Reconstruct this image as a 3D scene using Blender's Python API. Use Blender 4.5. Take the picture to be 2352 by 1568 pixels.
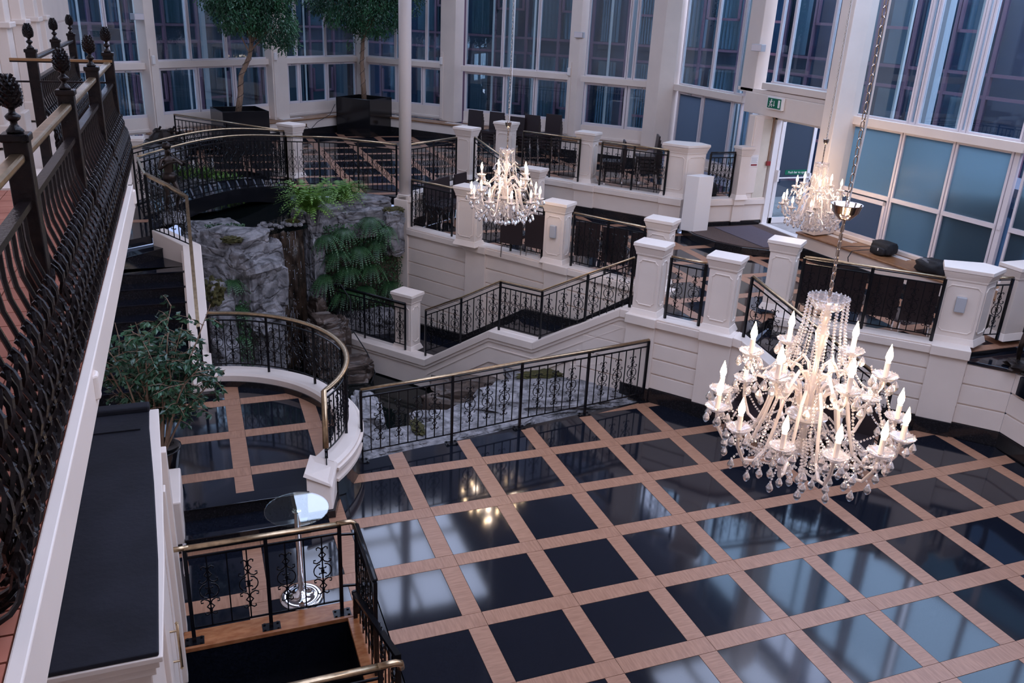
import bpy, math, random
from mathutils import Vector, noise, Matrix
for o in list(bpy.data.objects): bpy.data.objects.remove(o)
S = bpy.context.scene
COL = S.collection
PI = math.pi
# ---------------------------------------------------------------- camera
cd = bpy.data.cameras.new('camera'); cam = bpy.data.objects.new('camera', cd); COL.objects.link(cam)
cd.sensor_width = 36; cd.lens = 29.634; cd.clip_start = .05; cd.clip_end = 200
cam.location = (-2.45859, -9.73246, 5.93332)
cam.rotation_euler = (1.195228, -0.045189, -0.353823)
S.camera = cam
# ---------------------------------------------------------------- sky, sun portals, exposure
W = bpy.data.worlds.new('sky'); S.world = W; W.use_nodes = True
nt = W.node_tree; nt.nodes.clear()
wo = nt.nodes.new('ShaderNodeOutputWorld'); bg = nt.nodes.new('ShaderNodeBackground')
bg.inputs[0].default_value = (.60, .70, 1.0, 1); bg.inputs[1].default_value = 4.8
nt.links.new(bg.outputs[0], wo.inputs[0])
S.view_settings.view_transform = 'Standard'; S.view_settings.look = 'None'
S.view_settings.exposure = 0.16; S.view_settings.gamma = 1; S.view_settings.use_curve_mapping = False
ROOF_OPENINGS = [(-.6, 4.4, 8.4, 13.6), (-2.2, 7.4, -9.2, -3.4), (7.2, 10.4, -4.4, 4.6), (-2.2, 3.0, -2.4, 3.0)]  # some follow floor reflections; others are added out of view to light the interior
ROOFZ = 9.5
for x0, x1, y0, y1 in ROOF_OPENINGS:      # daylight portals in the roof openings
    ld = bpy.data.lights.new('skylight_portal', 'AREA'); ld.shape = 'RECTANGLE'; ld.size = x1-x0; ld.size_y = y1-y0
    ld.cycles.is_portal = True
    lo = bpy.data.objects.new('skylight_portal', ld); COL.objects.link(lo); lo.location = ((x0+x1)/2, (y0+y1)/2, ROOFZ+.15)
# ---------------------------------------------------------------- materials
def mat(name, col, rough=.5, metal=0, spec=.5, noise_amt=0, nscale=8, bump=0, bscale=40, trans=0, ior=1.5, emit=None, estr=0, coat=0, col2=None, stretch=None, detail=4):
    m = bpy.data.materials.new(name); m.use_nodes = True; n = m.node_tree; b = n.nodes['Principled BSDF']
    b.inputs['Base Color'].default_value = (*col, 1); b.inputs['Roughness'].default_value = rough
    b.inputs['Metallic'].default_value = metal; b.inputs['Specular IOR Level'].default_value = spec
    b.inputs['IOR'].default_value = ior; b.inputs['Transmission Weight'].default_value = trans; b.inputs['Coat Weight'].default_value = coat
    if emit: b.inputs['Emission Color'].default_value = (*emit, 1); b.inputs['Emission Strength'].default_value = estr
    if noise_amt or bump or col2:
        tc = n.nodes.new('ShaderNodeTexCoord'); mp = n.nodes.new('ShaderNodeMapping'); n.links.new(tc.outputs['Object'], mp.inputs[0])
        if stretch: mp.inputs['Scale'].default_value = stretch
    if noise_amt or col2:
        nz = n.nodes.new('ShaderNodeTexNoise'); nz.inputs['Scale'].default_value = nscale; nz.inputs['Detail'].default_value = detail
        n.links.new(mp.outputs[0], nz.inputs[0])
        cr = n.nodes.new('ShaderNodeValToRGB'); n.links.new(nz.outputs[0], cr.inputs[0])
        a = col; c2 = col2 or tuple(min(1, x*(1+noise_amt)) for x in col)
        if not col2: a = tuple(x*(1-noise_amt) for x in col)
        cr.color_ramp.elements[0].position = .35; cr.color_ramp.elements[1].position = .65
        cr.color_ramp.elements[0].color = (*a, 1); cr.color_ramp.elements[1].color = (*c2, 1)
        n.links.new(cr.outputs[0], b.inputs['Base Color'])
    if bump:
        bz = n.nodes.new('ShaderNodeTexNoise'); bz.inputs['Scale'].default_value = bscale; bz.inputs['Detail'].default_value = 5
        n.links.new(mp.outputs[0], bz.inputs[0]); bp = n.nodes.new('ShaderNodeBump'); bp.inputs['Strength'].default_value = bump; bp.inputs['Distance'].default_value = .02
        n.links.new(bz.outputs[0], bp.inputs['Height']); n.links.new(bp.outputs[0], b.inputs['Normal'])
    return m
def glass(name, tint, refl=1.0, rough=0.0, ior=1.5):
    m = bpy.data.materials.new(name); m.use_nodes = True; n = m.node_tree; n.nodes.clear()
    o = n.nodes.new('ShaderNodeOutputMaterial'); mx = n.nodes.new('ShaderNodeMixShader'); t = n.nodes.new('ShaderNodeBsdfTransparent')
    g = n.nodes.new('ShaderNodeBsdfGlossy'); fr = n.nodes.new('ShaderNodeFresnel'); ge = n.nodes.new('ShaderNodeNewGeometry'); mr = n.nodes.new('ShaderNodeMapRange'); mr.inputs[3].default_value = ior; mr.inputs[4].default_value = 1/ior
    n.links.new(ge.outputs['Backfacing'], mr.inputs[0]); n.links.new(mr.outputs[0], fr.inputs[0])
    t.inputs[0].default_value = (*tint, 1); g.inputs[0].default_value = (refl, refl, refl, 1); g.inputs[1].default_value = rough
    n.links.new(fr.outputs[0], mx.inputs[0]); n.links.new(t.outputs[0], mx.inputs[1]); n.links.new(g.outputs[0], mx.inputs[2]); n.links.new(mx.outputs[0], o.inputs[0])
    return m
def frosted(name, tint, dens=.85):
    m = bpy.data.materials.new(name); m.use_nodes = True; n = m.node_tree; n.nodes.clear()
    o = n.nodes.new('ShaderNodeOutputMaterial'); mx = n.nodes.new('ShaderNodeMixShader'); t = n.nodes.new('ShaderNodeBsdfTranslucent')
    d = n.nodes.new('ShaderNodeBsdfPrincipled'); d.inputs['Base Color'].default_value = (*[c*.5 for c in tint], 1); d.inputs['Roughness'].default_value = .25
    t.inputs[0].default_value = (*tint, 1); mx.inputs[0].default_value = 1-dens
    n.links.new(t.outputs[0], mx.inputs[1]); n.links.new(d.outputs[0], mx.inputs[2]); n.links.new(mx.outputs[0], o.inputs[0])
    return m
CREAM = mat('cream_paint', (.80, .68, .595), .42, noise_amt=.03, nscale=2)
CREAM2 = mat('cream_paint_beige', (.66, .58, .47), .5, noise_amt=.06, nscale=3)  # darker, yellower cream than the main paint
WHITE = mat('white_paint', (.84, .79, .76), .35)
UPVC = mat('window_frame_white', (.72, .65, .66), .3)
PUR = mat('purple_window_frame', (.22, .12, .17), .4)
GRAN = mat('black_granite', (.006, .0075, .013), .07, noise_amt=.5, nscale=60, spec=.75)
GRANB = mat('black_granite_riser', (.012, .011, .013), .16, noise_amt=.4, nscale=40)
WOODF = mat('floor_strip_wood', (.30, .145, .085), .34, col2=(.40, .205, .125), nscale=5, stretch=(1, 9, 1), detail=8)
WOODX = mat('floor_strip_wood_long', (.30, .145, .085), .34, col2=(.40, .205, .125), nscale=5, stretch=(1, 9, 1), detail=8)
WOODY = mat('floor_strip_wood_cross', (.30, .145, .085), .34, col2=(.40, .205, .125), nscale=5, stretch=(9, 1, 1), detail=8)
BORD = mat('orange_wood_border', (.30, .10, .035), .25, col2=(.42, .17, .07), nscale=4, stretch=(2, 6, 2))
BENCHW = mat('bench_wood', (.22, .10, .045), .3, col2=(.30, .15, .07), nscale=4, stretch=(3, 3, 3))
IRON = mat('black_iron', (.006, .006, .008), .24, spec=.3)
IRONW = mat('aged_dark_iron', (.006, .005, .006), .26, spec=.22, col2=(.016, .010, .009), nscale=14, bump=.15, bscale=60)
BRASS = mat('worn_brass', (.50, .36, .22), .30, metal=1, noise_amt=.15, nscale=20)
BRASSD = mat('dark_brass', (.40, .25, .13), .35, metal=1)
CHROME = mat('chrome', (.75, .72, .72), .08, metal=1)
SILV = mat('silver_bowl', (.55, .45, .38), .12, metal=1)
LEATH = mat('dark_brown_leather', (.022, .013, .015), .36, bump=.15, bscale=120)
ROCK = mat('grey_rock', (.10, .095, .10), .8, col2=(.30, .285, .295), nscale=4.5, bump=1, bscale=14, detail=9)
ROCKP = mat('pale_rock', (.14, .135, .14), .8, col2=(.38, .36, .37), nscale=7, bump=1, bscale=18, detail=9)
ROCKB = mat('brown_wet_rock', (.045, .03, .024), .4, col2=(.14, .10, .08), nscale=4, bump=.7, bscale=10)
FALL = mat('wet_waterfall_stone', (.006, .004, .003), .25, col2=(.06, .038, .026), nscale=5, bump=.8, bscale=14, stretch=(2, 2, .5))
MOSS = mat('moss', (.03, .032, .008), .95, col2=(.09, .075, .02), nscale=20, bump=1, bscale=60)
SOIL = mat('soil', (.02, .014, .01), .95)
WATER = mat('pond_water', (.004, .006, .006), .04, bump=.12, bscale=5, spec=.5)
DROPW = mat('falling_water', (.75, .8, .9), .1, trans=.5)
LEAF = mat('ficus_leaf', (.010, .045, .026), .35, col2=(.035, .13, .05), nscale=1.6)
LEAF2 = mat('ficus_leaf_near', (.014, .045, .03), .3, col2=(.05, .13, .06), nscale=2.5)
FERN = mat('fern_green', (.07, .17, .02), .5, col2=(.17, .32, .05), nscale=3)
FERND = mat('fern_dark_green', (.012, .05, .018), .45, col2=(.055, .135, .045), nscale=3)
BARK = mat('ficus_bark', (.22, .13, .08), .8, col2=(.34, .22, .15), nscale=12, stretch=(3, 3, .5), bump=.5)
PLANT = mat('black_planter', (.008, .008, .010), .12)
BRONZE = mat('dark_bronze', (.045, .032, .027), .35, metal=.75, noise_amt=.3, nscale=6)
BRICK = mat('terracotta_tile', (.36, .11, .065), .5, col2=(.45, .16, .10), nscale=5)
ROOFBLK = mat('black_roof_felt', (.012, .012, .017), .7, spec=.2, noise_amt=.25, nscale=2.5, bump=.2, bscale=20)
CARPET = mat('brown_carpet', (.10, .065, .055), .95, bump=.5, bscale=300, noise_amt=.15, nscale=40)
MATG = mat('grey_door_mat', (.12, .10, .125), .95, bump=.5, bscale=300, noise_amt=.1, nscale=60)
GREYB = mat('grey_plastic', (.45, .45, .47), .4)
GREEN = mat('exit_green', (.0, .14, .07), .4)
RED = mat('red_plastic', (.25, .02, .02), .4)
BLACKF = mat('black_fabric', (.01, .01, .013), .7, bump=.3, bscale=80)
CURT = mat('curtain_grey_green', (.42, .46, .42), .9)
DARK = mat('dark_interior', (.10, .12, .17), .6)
FACW = mat('courtyard_wall', (.22, .22, .26), .7)
ROOFM = mat('roof_soffit', (.34, .34, .38), .7)
GLASSW = glass('window_glass', (.72, .82, .86), .95, ior=1.7)
GLASSC = glass('clear_upper_glass', (.97, .98, 1.0), .9, ior=1.3)
GLASSF = glass('courtyard_window_glass', (.75, .85, .95), .8)
GLASST = glass('clear_table_glass', (.86, .93, .92), 1, ior=1.7)
FROST = frosted('frosted_blue_glass', (.42, .55, .60))
FROSTD = frosted('frosted_grey_glass', (.30, .35, .41))
CRYS = mat('cut_crystal', (1, .93, .90), .03, trans=.80, ior=1.6)
CRYSM = mat('milky_crystal_arm', (.95, .86, .82), .08, trans=.55, ior=1.5)
CANDLE = mat('candle_tube', (.85, .72, .66), .5, emit=(1, .7, .5), estr=.15)  # faint glow put into the tube itself; only the bulb above is lit
BULB = mat('lit_candle_bulb', (1, .8, .6), .3, emit=(1, .70, .42), estr=45)
SKINM = mat('skin', (.45, .28, .2), .5)
JEANS = mat('blue_jeans', (.03, .05, .11), .8)
def crackle(m, scale, strength=.9, dark=.35):
    # cracks and strata: voronoi cell borders darken the stone and cut into it
    n = m.node_tree; b = n.nodes['Principled BSDF']; tc = n.nodes.new('ShaderNodeTexCoord'); nz = n.nodes.new('ShaderNodeTexNoise'); nz.inputs['Scale'].default_value = scale*.8; nz.inputs['Detail'].default_value = 6
    mx = n.nodes.new('ShaderNodeVectorMath'); mx.operation = 'MULTIPLY_ADD'; mx.inputs[1].default_value = (.9, .9, .9); mp = n.nodes.new('ShaderNodeMapping'); mp.inputs['Scale'].default_value = (1, 1, 2.2)
    n.links.new(tc.outputs['Object'], nz.inputs[0]); n.links.new(nz.outputs['Color'], mx.inputs[0]); n.links.new(tc.outputs['Object'], mx.inputs[2]); n.links.new(mx.outputs[0], mp.inputs[0])
    v = n.nodes.new('ShaderNodeTexVoronoi'); v.feature = 'DISTANCE_TO_EDGE'; v.inputs['Scale'].default_value = scale; n.links.new(mp.outputs[0], v.inputs[0])
    r = n.nodes.new('ShaderNodeMapRange'); r.inputs[2].default_value = .07; r.inputs[3].default_value = dark; n.links.new(v.outputs[0], r.inputs[0])
    src = b.inputs['Base Color'].links[0].from_socket; mu = n.nodes.new('ShaderNodeMix'); mu.data_type = 'RGBA'; mu.blend_type = 'MULTIPLY'; mu.inputs[0].default_value = 1
    n.links.new(src, mu.inputs[6]); n.links.new(r.outputs[0], mu.inputs[7]); n.links.new(mu.outputs[2], b.inputs['Base Color'])
    bp = n.nodes.new('ShaderNodeBump'); bp.inputs['Strength'].default_value = strength; bp.inputs['Distance'].default_value = .05; r2 = n.nodes.new('ShaderNodeMapRange'); r2.inputs[2].default_value = .12; n.links.new(v.outputs[0], r2.inputs[0])
    n.links.new(r2.outputs[0], bp.inputs['Height'])
    if b.inputs['Normal'].links: n.links.new(b.inputs['Normal'].links[0].from_socket, bp.inputs['Normal'])
    n.links.new(bp.outputs[0], b.inputs['Normal'])
crackle(ROCK, 1.7, .55, .62); crackle(ROCKP, 2.6, .5, .68); crackle(ROCKB, 1.2, .4, .6)
# ---------------------------------------------------------------- mesh building
class M:
    def __init__(s): s.v = []; s.f = []
    def add(s, vs, fs):
        o = len(s.v); s.v += [tuple(v) for v in vs]; s.f += [tuple(i+o for i in f) for f in fs]; return s
    def box(s, x0, x1, y0, y1, z0, z1):
        return s.prism([(x0, y0), (x1, y0), (x1, y1), (x0, y1)], z0, z1)
    def prism(s, poly, z0, z1, top=None):
        n = len(poly); a = sum(poly[i][0]*poly[(i+1) % n][1]-poly[(i+1) % n][0]*poly[i][1] for i in range(n))
        if a < 0: poly = poly[::-1]; top = top[::-1] if top else None
        t = top or poly
        vs = [(x, y, z0) for x, y in poly]+[(x, y, z1) for x, y in t]
        fs = [tuple(range(n-1, -1, -1)), tuple(range(n, 2*n))]+[(i, (i+1) % n, n+(i+1) % n, n+i) for i in range(n)]
        return s.add(vs, fs)
    def obox(s, F, a0, a1, b0, b1, z0, z1):
        return s.prism([F(a0, b0), F(a1, b0), F(a1, b1), F(a0, b1)], z0, z1)
    def hexa(s, bot, top):   # 4 bottom pts, 4 top pts (3-D)
        return s.add(list(bot)+list(top), [(3, 2, 1, 0), (4, 5, 6, 7)]+[(i, (i+1) % 4, 4+(i+1) % 4, 4+i) for i in range(4)])
    def tube(s, pts, r, n=6, closed=False, flat=1.0):
        pts = [Vector(p) for p in pts]; N = len(pts); rs = r if isinstance(r, (list, tuple)) else [r]*N
        vs = []; up = Vector((0, 0, 1)); pu = None
        for i, p in enumerate(pts):
            if closed: t = pts[(i+1) % N]-pts[i-1]
            else: t = pts[min(i+1, N-1)]-pts[max(i-1, 0)]
            t.normalize()
            if pu is None:
                u = t.cross(up)
                if u.length < .2: u = t.cross(Vector((0, 1, 0)))
            else: u = pu-t*pu.dot(t)
            u.normalize(); pu = u; w = u.cross(t)
            for k in range(n):
                a = 2*PI*(k+.5)/n; vs.append(p+(u*math.cos(a)+w*math.sin(a)*flat)*rs[i])
        fs = []
        for i in range(N if closed else N-1):
            j = (i+1) % N
            for k in range(n): fs.append((i*n+k, j*n+k, j*n+(k+1) % n, i*n+(k+1) % n))
        if not closed: fs += [tuple(range(n)), tuple((N-1)*n+k for k in range(n-1, -1, -1))]
        return s.add(vs, fs)
    def lathe(s, prof, c=(0, 0, 0), n=12, cap=True):
        vs = [(c[0]+r*math.cos(2*PI*k/n), c[1]+r*math.sin(2*PI*k/n), c[2]+z) for r, z in prof for k in range(n)]
        m = len(prof); fs = [(i*n+k, i*n+(k+1) % n, (i+1)*n+(k+1) % n, (i+1)*n+k) for i in range(m-1) for k in range(n)]
        if cap: fs += [tuple(range(n-1, -1, -1)), tuple((m-1)*n+k for k in range(n))]
        return s.add(vs, fs)
    def bar(s, p, q, w, h):   # box section bar between two points, w horizontal, h vertical
        p = Vector(p); q = Vector(q); t = (q-p).normalized(); u = Vector((-t.y, t.x, 0))
        if u.length < 1e-4: u = Vector((1, 0, 0))
        u.normalize(); u *= w/2
        if abs(t.z) > .9: v = t.cross(u).normalized()*h/2
        else: v = Vector((0, 0, h/2))
        return s.add([p-u-v, p+u-v, p+u+v, p-u+v, q-u-v, q+u-v, q+u+v, q-u+v], [(0, 1, 2, 3), (7, 6, 5, 4), (0, 4, 5, 1), (1, 5, 6, 2), (2, 6, 7, 3), (3, 7, 4, 0)])
def mesh_of(name, m, mt, off=(0, 0, 0), smooth=False):
    me = bpy.data.meshes.new(name)
    if off != (0, 0, 0): m.v = [(x-off[0], y-off[1], z-off[2]) for x, y, z in m.v]
    me.from_pydata(m.v, [], m.f); me.materials.append(mt)
    if smooth: me.polygons.foreach_set('use_smooth', [True]*len(me.polygons))
    me.update(); return me
ROOTLOC = {}
def obj(name, m, mt, parent=None, smooth=False, world=True, loc=None, rz=0, kind=None, label=None, bevel=0, bseg=2):
    """m: M or mesh data. Under a parent the vertices are given in world space unless world=False."""
    off = (0, 0, 0)
    if parent is not None and world: off = ROOTLOC.get(parent.name, (0, 0, 0))
    me = m if isinstance(m, bpy.types.Mesh) else mesh_of(name, m, mt, off, smooth)
    o = bpy.data.objects.new(name, me); COL.objects.link(o)
    if parent is not None: o.parent = parent; ROOTLOC[o.name] = ROOTLOC.get(parent.name, (0, 0, 0))
    if loc: o.location = loc
    if rz: o.rotation_euler[2] = rz
    if kind: o['kind'] = kind
    if label: o['label'] = label
    if bevel:
        b = o.modifiers.new('bevel', 'BEVEL'); b.width = bevel; b.segments = bseg; b.limit_method = 'ANGLE'
    return o
def recenter(m):
    """origin for a single-mesh thing: bottom centre"""
    xs = [v[0] for v in m.v]; ys = [v[1] for v in m.v]; zs = [v[2] for v in m.v]
    c = ((min(xs)+max(xs))/2, (min(ys)+max(ys))/2, min(zs)); m.v = [(x-c[0], y-c[1], z-c[2]) for x, y, z in m.v]; return c
def solo(name, m, mt, label, cat, group=None, smooth=False, kind=None, bevel=0):
    c = recenter(m); o = obj(name, m, mt, None, smooth, loc=c, bevel=bevel); o['label'] = label; o['category'] = cat
    if group: o['group'] = group
    if kind: o['kind'] = kind
    ROOTLOC[o.name] = c
    return o
def thing(name, label, cat, loc, rz=0, group=None):
    o = bpy.data.objects.new(name, None); COL.objects.link(o); o.location = loc; o.rotation_euler[2] = rz; o.empty_display_size = .1
    o['label'] = label; o['category'] = cat
    if group: o['group'] = group
    ROOTLOC[o.name] = tuple(loc); return o
def struct(name, m, mt, label, cat='wall', bevel=0, smooth=False):
    o = obj(name, m, mt, None, smooth, bevel=bevel); o['kind'] = 'structure'; o['label'] = label; o['category'] = cat; ROOTLOC[o.name] = (0, 0, 0); return o
def copy_tree(o, parent=None):
    c = o.copy(); COL.objects.link(c); c.parent = parent
    for ch in list(o.children): copy_tree(ch, c)
    return c
def frame(A, B):
    A = Vector(A[:2]); u = (Vector(B[:2])-A).normalized(); n = Vector((-u.y, u.x))
    return lambda a, b: (A.x+u.x*a+n.x*b, A.y+u.y*a+n.y*b)
def dist(A, B): return math.hypot(A[0]-B[0], A[1]-B[1])
E1 = (.6196, -.7849); E2 = (.7849, .6196)
T1, T2 = 1.36, 2.04
# ================================================================ floors
PER, TS = 1.0448, .83
def clip_rect(poly, x0, x1, y0, y1):
    for ax, lim, sg in ((0, x0, 1), (0, x1, -1), (1, y0, 1), (1, y1, -1)):
        out = []
        for i in range(len(poly)):
            p, q = poly[i], poly[(i+1) % len(poly)]; dp = (p[ax]-lim)*sg; dq = (q[ax]-lim)*sg
            if dp >= 0: out.append(p)
            if dp*dq < 0:
                t = dp/(dp-dq); out.append((p[0]+t*(q[0]-p[0]), p[1]+t*(q[1]-p[1])))
        poly = out
        if len(poly) < 3: return []
    return poly
def area(p): return abs(sum(p[i][0]*p[(i+1) % len(p)][1]-p[(i+1) % len(p)][0]*p[i][1] for i in range(len(p))))/2
def tile_floor(parent, region, z, xr, yr):
    """granite squares and wood strips laid on the grid measured from image pixels, cut to the floor's outline"""
    i0, i1 = math.floor(xr[0]/PER)-1, math.ceil(xr[1]/PER)+1
    j0, j1 = math.floor(yr[0]/PER)-1, math.ceil(yr[1]/PER)+1
    g = .0025
    for i in range(i0, i1):
        for j in range(j0, j1):
            X, Y = i*PER, j*PER       # granite square spans [X, X+TS] x [Y-TS, Y]
            for nm, r, mt in (('floor_tile', (X, X+TS, Y-TS, Y), GRAN), ('wood_strip', (X+TS, X+PER, Y-TS, Y), WOODX),
                              ('wood_strip', (X, X+PER, Y, Y+PER-TS), WOODY)):
                p = clip_rect(region, r[0]+g, r[1]-g, r[2]+g, r[3]-g)
                if len(p) >= 3 and area(p) > .004:
                    q = [p[0]]
                    for v in p[1:]:
                        if dist(v, q[-1]) > .002: q.append(v)
                    if dist(q[0], q[-1]) < .002: q.pop()
                    if len(q) >= 3: obj(nm, M().prism(q, z-.012, z+(0 if mt is not GRAN else -.0015)), mt, parent)
slab = M(); base = -.16
for r in ((-4, 12, -13, -4.75), (-1.0, 12, -4.75, -2.35), (-4, -2.97, -4.75, -2.35), (-4, 12, -2.35, .55)): slab.box(*r, base, -.0125)
slab.prism([(.3, .55), (4.9, .55), (4.25, 1.3), (.3, .72)], base, -.0125)
floor = struct('floor', slab, GRANB, 'black granite and wood strip floor of the lowest level', 'floor')
for reg in ([(-1.0, -2.35), (-1.0, -7.3), (9.2, -7.3), (8.62, -2.3), (8.75, -1.62), (7.97, -.78), (6.6, -.1), (5.05, .22), (4.26, 1.25), (3.3, 1.05), (1.7, .82), (.3, .72), (-.9, .5), (-1.1, -2.35)],
            [(-3.9, -2.35), (-1.0, -2.35), (-1.0, .3), (-3.9, .3)], [(-3.9, -4.75), (-3.0, -4.75), (-3.0, -2.35), (-3.9, -2.35)], [(-3.9, -7.3), (-1.0, -7.3), (-1.0, -4.75), (-3.9, -4.75)]):
    tile_floor(floor, reg, 0, (-4, 10), (-8, 2))
struct('floor_leak_blocker', M().box(-30, 40, -30, 45, -1.95, -1.8), DARK, 'dark sheet added beneath the building to block sky showing through gaps', 'ground')  # added sheet, stops bright sky showing through gaps between the floors
# landing inside the curved balustrade
CX, CY = -2.64, 1.07
def arc(r, a0, a1, n): return [(CX+r*math.cos(math.radians(a0+(a1-a0)*k/n)), CY+r*math.sin(math.radians(a0+(a1-a0)*k/n))) for k in range(n+1)]
lreg = [(-3.9, -.6), (-1.5, -.6), (-1.42, -.2)]+arc(1.78, -40, 84, 24)+[(-2.72, 2.86), (-3.9, 2.86)]
lm = M().prism(lreg, -.02, .327)
landing = struct('floor_landing', lm, GRANB, 'raised granite landing inside the curved white balustrade', 'floor')
tile_floor(landing, lreg, .34, (-4, -.8), (-1, 3))
step = M().box(-2.9, -1.5, -.97, -.58, 0, .155)
st = thing('landing_step', 'two shallow black granite steps below the round landing, left of the glass table', 'step', (-2.2, -.8, 0))
obj('riser', step, GRANB, st); obj('tread', M().box(-2.9, -1.5, -.98, -.58, .155, .172), GRAN, st, bevel=.006)
obj('tread', M().box(-2.9, -1.46, -.63, -.40, .335, .345), GRAN, st, bevel=.004)
# pond basin
bas = M().box(-4.2, 6, .2, 9.5, -1.75, -1.65)
bas.prism([(-4.2, .56), (.3, .66), (4.6, 1.1), (4.6, 1.16), (.3, .74), (-4.2, .64)], -1.7, -.16)
struct('floor_pond', bas, ROCKB, 'dark bottom of the sunken pond', 'floor')
# ================================================================ retaining walls
def rwall(name, A, B, z0, zt, label, plinth=True, grooves=True, thick=.26, ledge=True, zs=None, ext=0):
    F = frame(A, B); L = dist(A, B)
    w = struct(name, M().obox(F, 0, L, .028, thick, z0, zt-.01), CREAM, label)
    lo = z0+(.24 if plinth else 0)
    if plinth: obj('plinth', M().obox(F, -.01, L+.01, -.015, .03, z0, lo), GRANB, w, bevel=.004)
    top = zt-.15 if ledge else zt
    n = max(1, round((top-lo)/.30)) if grooves else 1; h = (top-lo)/n
    for k in range(n): obj('wall_panel', M().obox(F, 0, L, 0, .03, lo+k*h+.012, lo+(k+1)*h-.016), CREAM, w, bevel=.004)
    if ledge:
        obj('ledge', M().obox(F, -ext, L+ext, -.05, thick+.02, zt-.15, zt-.03), CREAM, w, bevel=.008)
        obj('ledge_moulding', M().obox(F, -ext, L+ext, -.03, thick, zt-.03, zt), CREAM, w, bevel=.01)
    return w, F, L
def pilaster(parent, F, a, w, z0, zt, plinth=True):
    p = obj('pilaster', M().obox(F, a-w/2, a+w/2, -.045, .05, z0+(.24 if plinth else 0), zt-.15), CREAM, parent, bevel=.006)
    obj('pilaster_band', M().obox(F, a-w/2-.015, a+w/2+.015, -.095, .05, zt-.15, zt+.003), CREAM, parent, bevel=.01)
    if plinth: obj('plinth', M().obox(F, a-w/2, a+w/2, -.06, .03, z0, z0+.24), GRANB, parent, bevel=.004)
wf, F, L = rwall('wall_front', (3.98, 1.60), (5.03, .24), 0, 1.46, 'cream banded wall between the two front piers, over the lower floor')
pilaster(wf, F, .22, .50, 0, 1.46); pilaster(wf, F, 1.47, .50, 0, 1.46)
wb, F, L = rwall('wall_basin', (1.79, 7.70), (5.18, 2.40), -1.7, 1.46, 'long cream banded wall rising from the pond below the chair terrace', plinth=False)
for c in ((2.46, 5.80+.85), (3.70, 4.30+.38), (5.0, 2.72)):
    pass
u = Vector((5.18-1.79, 2.40-7.70)).normalized()
for c in ((2.62, 5.94), (3.84, 4.37), (5.12, 2.80)):
    a = (Vector(c)-Vector((1.79, 7.70))).dot(u); pilaster(wb, F, a, .52, -1.7, 1.46, False)
BAS = F
wr, F, L = rwall('wall_right', (6.28, .92), (8.33, -1.14), 0, 1.46, 'cream banded wall behind the big chandelier, below the row of chair backs')
pilaster(wr, F, L-.27, .52, 0, 1.46)
ws, F, L = rwall('wall_shelf', (8.33, -1.14), (8.78, -1.62), 0, 1.24, 'short cream banded wall carrying the black granite shelf', ledge=False)
wq, F, L = rwall('wall_corner', (8.78, -1.62), (8.45, -4.2), 0, 1.24, 'cream banded wall at the far right edge, under the statue shelf', ledge=False)
sh = M().prism([(8.28, -1.10), (8.78, -1.68), (8.42, -4.2), (9.6, -4.2), (9.6, -.95)], 1.24, 1.29)
solo('granite_shelf', sh, GRAN, 'black polished granite shelf carrying the bronze figure at the right edge', 'shelf', bevel=.008)
obj('shelf_front', M().obox(frame((8.74, -1.75), (8.42, -4.2)), 0, 2.4, -.03, .02, .95, 1.24), GRAN, wq)
# upper terrace walls (risers of the higher level)
COLP = (1.78, 7.70)
w2a, F, L = rwall('wall_terrace_left', COLP, (3.42, 9.02), T1, 2.14, 'low white wall behind the three stacked chairs, beside the round column')
w2b, F2, L2 = rwall('wall_terrace_back', (5.14, 9.89), (7.78, 6.49), T1, 2.14, 'cream banded wall of the upper terrace, under the stacked chairs')
for c in ((4.87, 10.15), (6.28, 8.42), (7.7, 6.55)):
    a = (Vector(c)-Vector((5.14, 9.89))).dot(Vector((2.64, -3.4)).normalized()); pilaster(w2b, F2, max(.25, min(L2-.25, a)), .52, T1, 2.14)
w2c, F, L = rwall('wall_terrace_door', (8.2, 6.40), (10.0, 6.40), T1, 2.14, 'low cream wall with black base left of the glass door')
pilaster(w2c, F, 1.0, .26, T1, 2.14)
# ---- terrace slabs with their tiles
T1R = [(1.86, 7.72), (5.2, 2.5), (3.98, 1.66), (5.06, .28), (6.3, 1.05), (8.36, -1.0), (9.4, -1.0), (10.0, -1.0), (10.0, 6.4), (8.2, 6.4), (7.85, 6.45), (5.18, 9.95), (3.45, 9.0)]
t1 = struct('floor_terrace', M().prism(T1R, 1.18, T1-.0125), GRANB, 'granite and wood strip floor of the middle terrace', 'floor')
tile_floor(t1, T1R, T1, (1, 11), (-2, 10))
T2R = [(-.52, 9.42), (.5, 9.10), (1.72, 8.0), (1.95, 7.98), (3.45, 9.22), (4.98, 10.4), (7.7, 6.75), (8.2, 6.6), (10.0, 6.6), (10.0, 10.8), (8.05, 13.2), (5.5, 16.0), (3.05, 18.8), (.1, 16.9), (-3.2, 14.3), (-4.8, 13.0), (-4.8, 11.5), (-1.2, 11.5), (-.52, 10.2)]
t2 = struct('floor_upper_terrace', M().prism(T2R, 1.86, T2-.0125), GRANB, 'granite and wood strip floor of the upper terrace', 'floor')
tile_floor(t2, T2R, T2, (-5, 11), (6, 19))
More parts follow.
